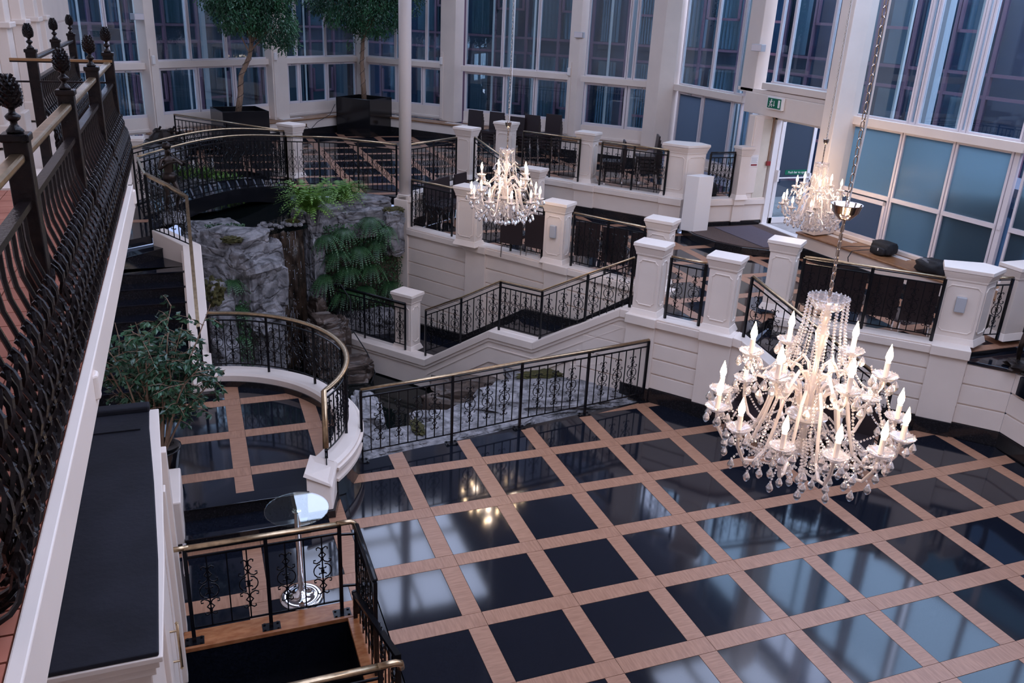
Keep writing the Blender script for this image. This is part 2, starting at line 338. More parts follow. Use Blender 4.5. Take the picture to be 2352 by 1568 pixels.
# ================================================================ stairs
def steps(name, F, a0, w0, w1, z0, n, rise, run, label, mt=GRAN):
    """flight going up along +a from a0; each step carries tread and riser"""
    t = thing(name, label, 'stairs', (*F(a0, (w0+w1)/2), z0))
    for k in range(n):
        z = z0+rise*(k+1); a = a0+run*k
        obj('riser', M().obox(F, a+.02, a+run+.03, w0, w1, z-rise-.02, z-.022), GRANB, t)
        obj('tread', M().obox(F, a-.005, a+run+.02, w0, w1, z-.022, z), GRAN, t, bevel=.005)
    return t
FY = lambda a, b: (-b, a)                      # frame: a along +Y, b along -X
t = steps('curved_stair', FY, 2.55, 2.72, 4.05, .34, 8, .17, .28, 'black granite stair climbing beside the rocks, behind the ficus')
def wtread(poly, z):
    obj('tread', M().prism(poly, z-.022, z), GRAN, t, bevel=.005); obj('riser', M().prism([(x, y+.02) for x, y in poly], z-.19, z-.022), GRANB, t)
wtread([(-4.05, 4.5), (-2.72, 4.79), (-2.72, 4.95), (-3.0, 5.45), (-3.65, 4.9), (-4.05, 4.8)], 1.70)
wtread([(-4.05, 4.62), (-3.65, 4.86), (-3.02, 5.40), (-3.2, 5.68), (-3.65, 5.4), (-4.05, 5.2)], 1.87)
lf = M().prism([(-4.05, 5.15), (-3.65, 5.3), (-3.2, 5.62), (-3.2, 6.6), (-2.95, 7.0), (-3.6, 8.4), (-4.4, 8.6), (-4.4, 5.1)], 1.9, 2.04)
st2 = struct('floor_stairhead', lf, GRAN, 'black granite floor at the head of the stair, at the foot of the bridge', 'floor')
obj('wood_strip', M().prism([(-4.05, 6.6), (-3.3, 6.6), (-3.25, 6.8), (-4.05, 6.8)], 2.035, 2.044), WOODX, st2)
# white stringer of that stair
sm = M()
for (ya, za), (yb, zb) in (((2.5, .34), (2.52, .50)),): pass
sm.hexa([(-2.72, 2.5, .2), (-2.43, 2.5, .2), (-2.43, 4.95, .2), (-2.72, 4.95, .2)], [(-2.72, 2.5, .56), (-2.43, 2.5, .56), (-2.43, 4.95, 2.02), (-2.72, 4.95, 2.02)])
sm.hexa([(-2.72, 4.95, 1.2), (-2.43, 4.95, 1.2), (-3.0, 5.72, 1.2), (-3.2, 5.6, 1.2)], [(-2.72, 4.95, 2.02), (-2.43, 4.95, 2.02), (-3.0, 5.72, 2.14), (-3.2, 5.6, 2.14)])
stg = thing('stair_stringer', 'broad white moulded stringer beside the black curved stair', 'stringer', (-2.57, 2.5, .34))
obj('stringer_body', sm, CREAM, stg, bevel=.012)
obj('stringer_moulding', M().hexa([(-2.745, 2.5, .38), (-2.715, 2.5, .38), (-2.715, 4.95, 1.84), (-2.745, 4.95, 1.84)], [(-2.745, 2.5, .47), (-2.715, 2.5, .47), (-2.715, 4.95, 1.93), (-2.745, 4.95, 1.93)]), CREAM, stg)
obj('newel_base', M().box(-2.74, -2.41, 2.40, 2.56, .33, .42), GRANB, stg)
# side wall of that stair towards the building
# stair from the terrace down to the pond bridge, along E1
O = Vector((3.97, 1.66))+Vector(E2)*.08
SF = lambda a, b: (O.x-E1[0]*a+E2[0]*b, O.y-E1[1]*a+E2[1]*b)     # a runs away from the front pier, b towards the basin wall
ps = thing('pond_stair', 'black granite stair with a mid landing going down behind the waterfall side railing', 'stairs', (*SF(2, .6), .3))
def fl(a, z, run):
    obj('tread', M().obox(SF, a, a+run+.02, .02, 1.30, z-.022, z), GRAN, ps, bevel=.004); obj('riser', M().obox(SF, a, a+run, .02, 1.3, z-.22, z-.022), GRANB, ps)
for k in range(5): fl(.12+.27*k, 1.36-.165*(k+1), .27)
obj('landing', M().obox(SF, 1.47, 2.72, .02, 1.3, .2, .37), GRAN, ps)
for k in range(5): fl(2.72+.27*k, .37-.18*(k+1), .27)
obj('landing', M().obox(SF, 4.07, 6.6, .02, 1.3, -.75, -.55), GRAN, ps)
PS_LINE = [(.0, 1.36), (.15, 1.36), (1.55, .40), (2.72, .37), (4.1, -.50), (6.2, -.55)]
def ribbon(F, prof, b0, b1, dz0, dz1):         # slab following a broken line of (a, z)
    m = M()
    for (a, z), (c, y) in zip(prof, prof[1:]):
        m.hexa([(*F(a, b0), z+dz0), (*F(c, b0), y+dz0), (*F(c, b1), y+dz0), (*F(a, b1), z+dz0)], [(*F(a, b0), z+dz1), (*F(c, b0), y+dz1), (*F(c, b1), y+dz1), (*F(a, b1), z+dz1)])
    return m
obj('skirting', ribbon(SF, PS_LINE, 1.27, 1.33, -.22, .15), GRANB, ps)
prof = [(-.05, 1.46), (.15, 1.46), (1.75, .47), (2.68, .47), (4.12, -.47), (6.15, -.47)]
pw = struct('wall_stair', ribbon(SF, prof, .0, .24, -.62, -.01), CREAM, 'white outer wall of the zigzag stair above the pond')
obj('ledge', ribbon(SF, prof, -.05, .26, -.14, 0), CREAM, pw, bevel=.01)
obj('ledge_moulding', ribbon(SF, prof, -.025, .02, -.20, -.14), CREAM, pw)
lowm = M()
for (a, z), (c, y), zb, zc in (((-.05, 1.46), (1.75, .47), -.1, -.35), ((1.75, .47), (2.68, .47), -.35, -.55), ((2.68, .47), (4.12, -.47), -.55, -.98), ((4.12, -.47), (6.15, -.47), -.98, -1.0)):
    lowm.hexa([(*SF(a, .03), zb), (*SF(c, .03), zc), (*SF(c, .9), zc), (*SF(a, .9), zb)], [(*SF(a, .03), z-.6), (*SF(c, .03), y-.6), (*SF(c, .9), y-.6), (*SF(a, .9), z-.6)])
lowm.prism([SF(-.3, .02), SF(.6, .02), SF(.6, .9), SF(-.3, .9)], -.4, .7)
obj('wall_panel', lowm, CREAM, pw)
for a0, z0, a1, z1 in ((.1, 1.12, 1.72, .14), (1.72, .14, 2.7, .14), (2.7, .14, 4.1, -.80), (.1, .82, .75, .42), (.3, .42, .95, .42-.2)):
    obj('groove_moulding', M().hexa([(*SF(a0, -.012), z0), (*SF(a1, -.012), z1), (*SF(a1, .03), z1), (*SF(a0, .03), z0)], [(*SF(a0, -.012), z0+.018), (*SF(a1, -.012), z1+.018), (*SF(a1, .03), z1+.018), (*SF(a0, .03), z0+.018)]), CREAM, pw)
for k in range(4): obj('wall_panel', M().obox(SF, -.2, 1.0-.1*k, -.008, .03, .25+.3*(k-1)+.01, .25+.3*k-.012), CREAM, pw, bevel=.003)
# stair down from the terrace behind the chandelier
P2c = Vector((5.03, .24))
RF = lambda a, b: (P2c.x+E1[0]*a+E2[0]*b, P2c.y+E1[1]*a+E2[1]*b)
rs = thing('lower_stair', 'dark stair descending to the lower floor behind the big chandelier', 'stairs', (*RF(1.2, .9), 0))
for k in range(8):
    z = 1.36-.17*(k+1)
    if z > .02: obj('tread', M().obox(RF, .18+.27*k, .18+.27*(k+1)+.02, .26, 1.5, z-.03, z), GRAN, rs); obj('riser', M().obox(RF, .18+.27*k, .18+.27*(k+1), .26, 1.5, 0, z-.03), GRANB, rs)
prof2 = [(0, 1.46), (.15, 1.44), (2.25, .22), (2.5, .22)]
sw = struct('wall_lower_stair', M(), CREAM, 'white side wall of the stair behind the big chandelier')
m = M()
for (a, z), (c, y) in zip(prof2, prof2[1:]): m.hexa([(*RF(a, 0), .0), (*RF(c, 0), .0), (*RF(c, .26), .0), (*RF(a, .26), .0)], [(*RF(a, 0), z-.02), (*RF(c, 0), y-.02), (*RF(c, .26), y-.02), (*RF(a, .26), z-.02)])
sw.data = mesh_of('wall_lower_stair', m, CREAM)
obj('ledge', ribbon(RF, prof2, -.05, .28, -.14, 0), CREAM, sw, bevel=.01); obj('plinth', M().obox(RF, 0, 2.5, -.02, .02, 0, .24), GRANB, sw)
# steps between middle and upper terrace
B0 = Vector((3.75, 9.0))
BF = lambda a, b: (B0.x-E1[0]*a+E2[0]*b, B0.y-E1[1]*a+E2[1]*b)
steps('terrace_steps', BF, -1.25, .1, 1.45, T1, 4, .17, .30, 'short flight of black steps up to the upper terrace, behind the middle chandelier')
side = M().hexa([(*BF(-1.4, -.14), T1), (*BF(.1, -.14), T1), (*BF(.1, .12), T1), (*BF(-1.4, .12), T1)], [(*BF(-1.4, -.14), T1+.15), (*BF(.1, -.14), T2+.1), (*BF(.1, .12), T2+.1), (*BF(-1.4, .12), T1+.15)])
struct('wall_terrace_steps', side, CREAM, 'low sloping white wall beside the terrace steps')
# curved door platform
cp = []
P0a, P0b = (7.78, 6.4), (8.75, 4.2)
pl = [(7.80, 6.38), (7.74, 5.85), (7.88, 5.15), (8.2, 4.62), (8.72, 4.22), (9.3, 4.05), (10.0, 4.05), (10.0, 6.38)]
dp = thing('door_platform', 'half round carpeted step in front of the glass door', 'platform', (8.9, 5.3, T1))
obj('step_edge', M().prism(pl, T1, T1+.155), GRANB, dp, bevel=.01)
ins = [(8.9+(x-8.9)*.95, 5.4+(y-5.4)*.93) for x, y in pl]
obj('carpet', M().prism(ins, T1+.155, T1+.165), CARPET, dp)
obj('door_mat', M().prism([(8.55, 6.2), (8.62, 4.45), (9.5, 4.4), (9.55, 6.2)], T1+.165, T1+.178), MATG, dp)
# ================================================================ curved balustrade base
cb = M(); A0, A1, NS = -42, 84, 42
ring = [(1.755, .34), (1.755, .52), (1.79, .55), (2.06, .55), (2.10, .51), (2.10, .40), (2.085, .26), (2.085, -1.6), (1.80, -1.6)]
for k in range(NS+1):
    a = math.radians(A0+(A1-A0)*k/NS)
    cb.v += [(CX+r*math.cos(a), CY+r*math.sin(a), z) for r, z in ring]
n = len(ring)
for k in range(NS):
    for i in range(n): cb.f.append((k*n+i, (k+1)*n+i, (k+1)*n+(i+1) % n, k*n+(i+1) % n))
cb.f += [tuple(range(n)), tuple(NS*n+i for i in range(n-1, -1, -1))]
cw = struct('wall_curved', cb, CREAM, 'white moulded curb of the curved balustrade beside the pond')
def band(r0, r1, z0, z1, a0=A0, a1=A1, ns=NS):
    m = M()
    for k in range(ns+1):
        a = math.radians(a0+(a1-a0)*k/ns); m.v += [(CX+r*math.cos(a), CY+r*math.sin(a), z) for r, z in ((r0, z0), (r1, z0), (r1, z1), (r0, z1))]
    for k in range(ns):
        for i in range(4): m.f.append((k*4+i, (k+1)*4+i, (k+1)*4+(i+1) % 4, k*4+(i+1) % 4))
    m.f += [(0, 1, 2, 3), (ns*4+3, ns*4+2, ns*4+1, ns*4)]
    return m
obj('plinth', band(2.08, 2.115, -.02, .25), GRANB, cw); obj('plinth', band(1.735, 1.76, .335, .43), GRANB, cw)
obj('moulding', band(2.09, 2.125, .27, .31), CREAM, cw); obj('moulding', band(2.09, 2.135, .43, .47), CREAM, cw)
ne = thing('curb_newel', 'white block ending the curved curb beside the glass table', 'newel', (-1.3, -.45, 0))
obj('block', M().hexa([(-1.36, -.08, .1), (-1.50, -.70, .1), (-1.19, -.70, .1), (-1.08, -.32, .1)], [(-1.36, -.08, .55), (-1.48, -.50, .54), (-1.22, -.60, .40), (-1.08, -.32, .53)]), CREAM, ne, bevel=.012)
obj('block_cap', M().hexa([(-1.38, -.07, .53), (-1.52, -.54, .52), (-1.19, -.64, .38), (-1.06, -.32, .51)], [(-1.37, -.08, .56), (-1.50, -.52, .555), (-1.21, -.62, .415), (-1.08, -.32, .545)]), CREAM, ne)
obj('plinth', M().prism([(-1.31, -.1), (-1.05, -.33), (-1.17, -.73), (-1.52, -.73), (-1.48, -.2)], 0, .1), GRANB, ne)
nl = thing('step_newel', 'small white block at the left end of the landing steps', 'newel', (-3.05, -.5, 0))
obj('block', M().box(-3.3, -2.9, -.95, -.15, .1, .66), CREAM, nl, bevel=.02); obj('plinth', M().box(-3.3, -2.88, -.97, -.15, 0, .1), GRANB, nl)
# ================================================================ stairwell in the foreground
wl = M().box(-3.0, -1.33, -4.75, -2.6, -1.35, -1.25)
wl.box(-3.0, -1.33, -2.61, -2.55, -1.3, -.02); wl.box(-1.36, -1.30, -4.75, -2.6, -1.3, -.02); wl.box(-3.06, -3.0, -4.75, -2.6, -1.3, -.02)
struct('floor_stairwell', wl, GRAN, 'polished black bottom and sides of the open stairwell', 'floor')
wd = thing('wood_border', 'orange wood kerb around the open stairwell', 'border', (-2.1, -2.5, 0))
obj('plank', M().box(-2.94, -1.08, -2.62, -2.36, -.03, .02), BORD, wd, bevel=.006)
obj('plank', M().box(-1.36, -1.08, -4.7, -2.625, -.03, .02), BORD, wd, bevel=.006)
obj('edge_trim', M().box(-1.075, -1.02, -4.75, -2.36, -.03, .03), GRANB, wd)
# ================================================================ piers
def pier(c, L, label, w=.42, d=.30, u=E1, panel=True, speaker=False):
    """square pillar standing on ledge height L, cap top at L + 1.17"""
    A = (c[0]-u[0]*w/2, c[1]-u[1]*w/2); Bq = (c[0]+u[0]*w/2, c[1]+u[1]*w/2); F = frame(A, Bq)
    t = thing('pillar', label, 'pillar', (c[0], c[1], L), group=None)
    h = d/2
    obj('base', M().prism([F(-.05, -h-.05), F(w+.05, -h-.05), F(w+.05, h+.05), F(-.05, h+.05)], L-.02, L+.09, [F(-.005, -h-.005), F(w+.005, -h-.005), F(w+.005, h+.005), F(-.005, h+.005)]), CREAM, t, bevel=.008)
    obj('shaft', M().obox(F, 0, w, -h, h, L+.07, L+1.01), CREAM, t, bevel=.006)
    m = M()
    for z0, z1, o0, o1 in ((.97, 1.0, .012, .02), (1.0, 1.11, .015, .05), (1.115, 1.17, .06, .055)):
        m.prism([F(-o0, -h-o0), F(w+o0, -h-o0), F(w+o0, h+o0), F(-o0, h+o0)], L+z0, L+z1, [F(-o1, -h-o1), F(w+o1, -h-o1), F(w+o1, h+o1), F(-o1, h+o1)])
    obj('cap', m, CREAM, t, bevel=.004)
    if panel:      # raised moulding with notched corners on the near face and the right face
        for G, ww in ((lambda a, z, o: (*F(a, -h-o), z), w), (lambda a, z, o: (*F(w+o, -h+a), z), d)):
            i = .055; nn = .045; z0, z1 = L+.17, L+.90
            loop = [(i+nn, z0), (ww-i-nn, z0), (ww-i-nn+.01, z0+nn*.6), (ww-i, z0+nn), (ww-i, z1-nn), (ww-i-nn+.01, z1-nn*.6), (ww-i-nn, z1), (i+nn, z1), (i+nn-.01, z1-nn*.6), (i, z1-nn), (i, z0+nn), (i+nn-.01, z0+nn*.6)]
            obj('panel_moulding', M().tube([G(a, z, .002) for a, z in loop], .011, 6, closed=True), CREAM, t)
    if speaker:
        obj('wall_light', M().obox(F, w*.36, w*.64, -h-.06, -h, L+.50, L+.74), GREYB, t, bevel=.012, label='small grey plastic box light on the pillar face')
    return t
pier((4.257, 1.536), 1.46, 'cream pillar at the top of the zigzag pond stair, nearest of the two beside the middle gap')  # most pillar centres from here on are baked after scaling about the camera
pier((5.003, 0.617), 1.46, 'cream pillar right behind the top left of the big chandelier, over the lower floor')
pier((6.577, 1.266), 1.46, 'cream pillar above the crown of the big chandelier, in front of the carpeted step')
pier((2.698, 6.181), 1.46, 'cream pillar just left of the middle chandelier on the terrace edge', w=.46)
pier((3.937, 4.587), 1.46, 'cream pillar with a small grey box light, right of the middle chandelier', speaker=True)
pier((5.236, 2.993), 1.46, 'cream pillar left of the white pedestal, behind the stair head pillar')
pier((4.78, 7.978), 1.46, 'cream pillar seen behind the right side of the middle chandelier')
pier((-0.278, 10.261), 2.14, 'cream pillar at the right end of the footbridge', w=.40)
pier((3.687, 9.619), 2.14, 'cream pillar on the upper terrace at the end of the corner railing by the round column')
pier((5.012, 10.536), 2.14, 'cream pillar right behind the chain of the middle chandelier, in front of the brown chairs')
pier((6.45, 8.773), 2.14, 'cream pillar between the two upper terrace railings')
pier((9.22, 6.42), 2.14, 'narrow cream half pillar against the wall left of the glass door', w=.26, d=.2, u=(1, 0), panel=False)
pier((-3.52, 8.543), 2.10, 'cream pillar at the left end of the footbridge, beside the balcony railing', w=.34, u=(1, 0), panel=False)
pier((1.296, 5.687), -.48, 'short cream pillar at the foot of the zigzag stair over the pond')
def polypier(poly, L, label, box=False):
    c = Vector((sum(p[0] for p in poly)/len(poly), sum(p[1] for p in poly)/len(poly)))
    def off(o): return [tuple(c+(Vector(p)-c)*(1+o/(Vector(p)-c).length)) for p in poly]
    t = thing('pillar', label, 'pillar', (c.x, c.y, L))
    obj('base', M().prism(off(.05), L-.02, L+.09, off(.005)), CREAM, t, bevel=.006)
    obj('shaft', M().prism(poly, L+.07, L+1.01), CREAM, t, bevel=.005)
    m = M()
    for z0, z1, a, b in ((.97, 1.0, .012, .02), (1.0, 1.11, .015, .07), (1.115, 1.17, .08, .075)): m.prism(off(a), L+z0, L+z1, off(b))
    obj('cap', m, CREAM, t, bevel=.004)
    F = frame(poly[0], poly[1]); w = dist(poly[0], poly[1]); z0, z1 = L+.17, L+.90
    loop = [(.10, z0), (w-.10, z0), (w-.05, z0+.05), (w-.05, z1-.05), (w-.10, z1), (.10, z1), (.05, z1-.05), (.05, z0+.05)]
    obj('panel_moulding', M().tube([(*F(a, -.002), z) for a, z in loop], .011, 6, closed=True), CREAM, t)
    F2 = frame(poly[1], poly[2]); w2 = dist(poly[1], poly[2])
    loop = [(.10, z0), (w2-.10, z0), (w2-.05, z0+.05), (w2-.05, z1-.05), (w2-.10, z1), (.10, z1), (.05, z1-.05), (.05, z0+.05)]
    obj('panel_moulding', M().tube([(*F2(a, -.002), z) for a, z in loop], .011, 6, closed=True), CREAM, t)
    if box: obj('wall_light', M().obox(F, w*.36, w*.62, -.06, 0, L+.50, L+.74), GREYB, t, bevel=.012, label='small grey plastic box light on the pillar face')
polypier([(8.096, -0.603), (8.486, -1.003), (8.866, -0.863), (8.786, -0.583), (8.366, -0.343)], 1.46, 'broad angled cream pillar with a small grey box light near the right edge', True)
pier((9.43, -0.764), 1.46, 'cream pillar cut by the right edge of the picture, beyond the angled pillar', w=.4, u=(1, 0), panel=False)
polypier([(7.54, 7.037), (7.86, 6.597), (8.4, 6.677), (8.36, 6.977), (7.92, 7.297)], 2.14, 'broad angled cream pillar behind the white pedestal')
# ================================================================ iron railings
def scroll_mesh():
    m = M(); n = 4; r = .007
    def c(pts):
        for s in (1, -1): m.tube([(x*s, 0, z) for x, z in pts], r, n)
    for s in (1, -1):
        c([(0, .225*s), (.012, .265*s), (.036, .282*s), (.056, .270*s), (.052, .250*s)])
        c([(0, .228*s), (.034, .186*s), (0, .145*s)])
        c([(0, .145*s), (.02, .112*s), (.055, .092*s), (.086, .108*s), (.084, .134*s), (.064, .134*s)])
        c([(0, .032*s), (.028, .030*s), (.036, .044*s)])
        m.box(-.014, .014, -.012, .012, .222*s-.012, .222*s+.012); m.box(-.013, .013, -.011, .011, .14*s-.01, .14*s+.01)
    c([(.022, .082), (.056, .070), (.082, .035), (.088, 0), (.082, -.035), (.056, -.070), (.022, -.082)])
    m.box(-.016, .016, -.012, .012, -.016, .016)
    return mesh_of('scroll', m, IRON)
SCROLL = scroll_mesh(); BAL = {}
def baluster_mesh(h):
    k = round(h, 2)
    if k not in BAL: BAL[k] = mesh_of('baluster', M().box(-.0065, .0065, -.0065, .0065, 0, k), IRON)
    return BAL[k]
def railing(label, pts, h=.98, brass=True, posts=None, sp=.132, flats=False, hrail=.058, drop=0, plates=False, low=.10, cat='railing', scrolls=True, par=1):
    """pts: broken line (x, y, z of the base); h: height of the handrail above it"""
    pts = [tuple(p) for p in pts]; posts = list(range(len(pts))) if posts is None else posts
    t = thing('iron_railing', label, cat, pts[0])
    up = lambda p, d: (p[0], p[1], p[2]+d)
    hm = M(); sm = M(); tm = M(); bm = M()
    for p, q in zip(pts, pts[1:]):
        tm.bar(up(p, h-.115), up(q, h-.115), .014, .022); bm.bar(up(p, low), up(q, low), .014, .016); sm.bar(up(p, h-.035), up(q, h-.035), .03, .012)
    hm.tube([up(p, h) for p in pts], hrail/2, 8, flat=.6)
    obj('handrail', hm, BRASS if brass else IRON, t, smooth=True); obj('handrail_bar', sm, IRON, t)
    obj('top_bar', tm, IRON, t); obj('bottom_bar', bm, IRON, t)
    for i in posts:
        p = pts[i]; obj('post', M().box(p[0]-.018, p[0]+.018, p[1]-.018, p[1]+.018, p[2]-drop, p[2]+h-.02), IRON, t)
        if plates:
            pl = obj('base_plate', M().box(p[0]-.09, p[0]+.09, p[1]-.06, p[1]+.06, p[2], p[2]+.012), IRON, t)
            b = M()
            for sx in (-.065, .065):
                for sy in (-.04, .04): b.box(p[0]+sx-.011, p[0]+sx+.011, p[1]+sy-.011, p[1]+sy+.011, p[2]+.012, p[2]+.024)
            obj('bolts', b, IRON, pl)
    # balusters between consecutive posts, measured along the line
    L = [0]
    for p, q in zip(pts, pts[1:]): L.append(L[-1]+math.hypot(q[0]-p[0], q[1]-p[1]))
    bh = h-.115-low; mb = baluster_mesh(bh)
    for i, j in zip(posts, posts[1:]):
        s0, s1 = L[i], L[j]; n = max(2, round((s1-s0)/sp))
        if n % 2: n += 1
        for k in range(1, n):
            s = s0+(s1-s0)*k/n; g = max(x for x in range(len(L)-1) if L[x] <= s+1e-6); f = (s-L[g])/(L[g+1]-L[g]); p, q = pts[g], pts[g+1]
            x, y, z = (p[e]+(q[e]-p[e])*f for e in range(3)); rz = math.atan2(q[1]-p[1], q[0]-p[0]); o = pts[0]
            b = obj('baluster', mb, None, t, loc=(x-o[0], y-o[1], z+low-o[2]), rz=rz)
            if scrolls and k % 2 == par: obj('scroll', SCROLL, None, b, loc=(0, 0, bh*.5))
    return t
def seg(F, a0, a1, b, z0, z1=None, n=1):
    z1 = z0 if z1 is None else z1
    return [(*F(a0+(a1-a0)*k/n, b), z0+(z1-z0)*k/n) for k in range(n+1)]
railing('black iron railing with brass handrail between the pond rocks and the lower floor', [(-.60, .54, 0), (.74, .71, 0), (1.87, .90, 0), (3.04, 1.06, 0), (4.18, 1.25, 0)], h=1.10, plates=True, low=.16, sp=.145, par=0, hrail=.06)
cpts = [(x, y, .55) for x, y in arc(1.93, 84, -41, 48)]
railing('curved iron railing with broad brass handrail around the round landing', cpts+[(-1.25, -.68, .02)], h=.93, posts=[0, 10, 20, 30, 40, 48], drop=.0, hrail=.075, sp=.125)
railing('iron stair railing with worn brass top, coming down the zigzag stair to the pond', [(*SF(.06, .12), 1.36), (*SF(.85, .12), .93), (*SF(1.70, .12), .46), (*SF(2.56, .12), .46), (*SF(3.40, .12), -.03), (*SF(4.22, .12), -.46)], h=.95, low=.10)
railing('iron railing over the pond left of the short pillar, below the ferns', [(*SF(4.72, .12), -.46), (*SF(5.76, .12), -.46), (*SF(6.7, .12), -.46)], h=.97, brass=False)
TL = lambda a0, a1, n: seg(BAS, a0, a1, .1, 1.46, n=n)
railing('short iron railing with brass handrail from the round column to the first terrace pillar', TL(.03, 1.17, 2)[:3], posts=[0, 2], h=1.02)
railing('iron railing in front of two chair backs, under the middle chandelier', TL(1.96, 3.47, 2), h=1.02)
railing('iron railing with brass handrail in front of three separate chair backs', TL(4.15, 5.64, 2), h=1.02)
railing('short iron railing panel between the two front pillars', seg(frame((3.98, 1.6), (5.03, .24)), .56, 1.12, .1, 1.46), h=1.02)
railing('sloping iron railing going down behind the big chandelier from the front pillar', [(*RF(.12, .12), 1.42), (*RF(1.2, .12), .82), (*RF(2.3, .12), .22)], h=1.0)
railing('long iron railing with brass handrail in front of the row of dark chair backs', seg(frame((6.28, .92), (8.33, -1.14)), .31, 2.35, .1, 1.46, n=2), h=1.02)
railing('iron railing stub at the right edge, beyond the angled pillar', [(8.82, -.86, 1.46), (9.12, -.90, 1.46)], h=1.02)
u2 = frame((5.14, 9.89), (7.78, 6.49))
railing('upper terrace railing in front of the tall stacks of brown chairs', seg(u2, .02, 1.60, .12, 2.14, n=2), h=1.02)
railing('upper terrace railing in front of the low stacks of dark chairs', seg(u2, 2.18, 3.82, .12, 2.14, n=2), h=1.02)
railing('short dark iron railing left of the glass door', [(8.42, 6.52, 2.14), (9.06, 6.52, 2.14)], h=1.02, brass=False)
railing('sloping iron railing down the terrace steps behind the middle chandelier', [(*BF(.08, 0), 2.14), (*BF(-1.42, 0), 1.46)], h=1.02)
u3 = frame((1.95, 8.05), (3.42, 9.12))
railing('iron railing on the upper terrace right of the round column', seg(u3, .02, 1.68, .06, 2.10, n=2), h=1.05)
railing('upper terrace railing bending behind the two bright ferns, left of the round column', [(-.49, 9.41, 2.05), (.19, 9.27, 2.05), (.53, 9.14, 2.05), (.95, 8.75, 2.05), (1.66, 8.16, 2.05)], h=1.10, posts=[0, 1, 3, 4], low=.08)
# footbridge
bf = []; bb = []
NB = 16
for k in range(NB+1):
    s = k/NB; z = 2.05+.16*math.sin(PI*s)
    bf.append((-3.36+2.87*s, 7.0+2.41*s, z)); bb.append((-3.50+3.05*s, 8.05+2.15*s+.12*math.sin(PI*s), z))
bt = thing('footbridge', 'arched footbridge with polished deck crossing the upper pool', 'bridge', (-1.9, 8.4, 1.9))
dm = M()
for k in range(NB): dm.hexa([(*bf[k][:2], bf[k][2]-.06), (*bf[k+1][:2], bf[k+1][2]-.06), (*bb[k+1][:2], bb[k+1][2]-.06), (*bb[k][:2], bb[k][2]-.06)], [bf[k], bf[k+1], bb[k+1], bb[k]])
obj('deck', dm, GRAN, bt)
stone = mat('grey_deck_strip', (.16, .17, .20), .3)
for k in range(1, NB):
    p, q = Vector(bf[k]), Vector(bb[k]); e = (Vector(bf[k+1 if k < NB else k])-p)*.16
    obj('deck_strip', M().hexa([p+Vector((0, 0, -.01)), p+e+Vector((0, 0, -.01)), q+e+Vector((0, 0, -.01)), q+Vector((0, 0, -.01))], [p+Vector((0, 0, .004)), p+e+Vector((0, 0, .004)), q+e+Vector((0, 0, .004)), q+Vector((0, 0, .004))]), stone, bt)
for pts_, s in ((bf, -1), (bb, 1)):
    bm_ = M()
    for k in range(NB):
        zl = [1.62+.34*math.sin(PI*min(1, j/NB*.98)) for j in (k, k+1)]
        ex = Vector((.707, -.707, 0))*.05*(-s)
        p, q = Vector(pts_[k]), Vector(pts_[k+1])
        bm_.hexa([(p.x, p.y, zl[0]), (q.x, q.y, zl[1]), (q.x+ex.x, q.y+ex.y, zl[1]), (p.x+ex.x, p.y+ex.y, zl[0])], [(p.x, p.y, p.z+.02), (q.x, q.y, q.z+.02), (q.x+ex.x, q.y+ex.y, q.z+.02), (p.x+ex.x, p.y+ex.y, p.z+.02)])
    obj('side_beam', bm_, PLANT, bt)
railing('near iron railing of the arched footbridge, brass topped', bf, h=1.10, posts=[0, 6, 11, 16], low=.07, sp=.125)
railing('far iron railing of the arched footbridge, behind the near one', bb, h=1.10, posts=[0, 5, 10, 16], low=.07, sp=.125)
railing('iron railing on the far bank in front of the left planter', [(-2.75, 13.2, 2.06), (-1.6, 11.8, 2.06), (-.45, 10.3, 2.06)], h=1.08)
hr = thing('stair_handrail', 'square brass handrail climbing the stair stringer with short iron railing at its top', 'railing', (-2.57, 2.5, .5))
obj('handrail', M().tube([(-2.575, 2.55, 1.42), (-2.58, 4.76, 2.87), (-2.86, 5.18, 2.98), (-3.2, 5.66, 3.08)], .036, 4), BRASS, hr)
obj('post', M().box(-2.59, -2.55, 2.5, 2.54, .5, 1.44), IRON, hr)
obj('rail_return', M().tube([(-3.2, 5.66, 3.08), (-3.25, 5.9, 3.1), (-3.36, 6.95, 3.14)], .024, 4), BRASS, hr)
rp = [(-3.2, 5.62, 2.10), (-2.92, 5.20, 2.08), (-2.58, 4.80, 2.0)]
obj('post', M().box(-3.23, -3.18, 5.6, 5.65, 2.0, 3.08), IRON, hr); tb = M()
for p, q in zip(rp, rp[1:]): tb.bar((p[0], p[1], p[2]+.88), (q[0], q[1], q[2]+.82), .014, .02).bar((p[0], p[1], p[2]+.06), (q[0], q[1], q[2]+.06), .014, .016)
obj('top_bar', tb, IRON, hr)
o0 = ROOTLOC[hr.name]; mb = baluster_mesh(.80)
for k in range(1, 8):
    s = k/4; p, q = (rp[0], rp[1]) if s <= 1 else (rp[1], rp[2]); f = s if s <= 1 else s-1
    x, y, z = (p[e]+(q[e]-p[e])*f for e in range(3))
    b = obj('baluster', mb, None, hr, loc=(x-o0[0], y-o0[1], z+.06-o0[2]), rz=-.9)
    if k % 2: obj('scroll', SCROLL, None, b, loc=(0, 0, .42))
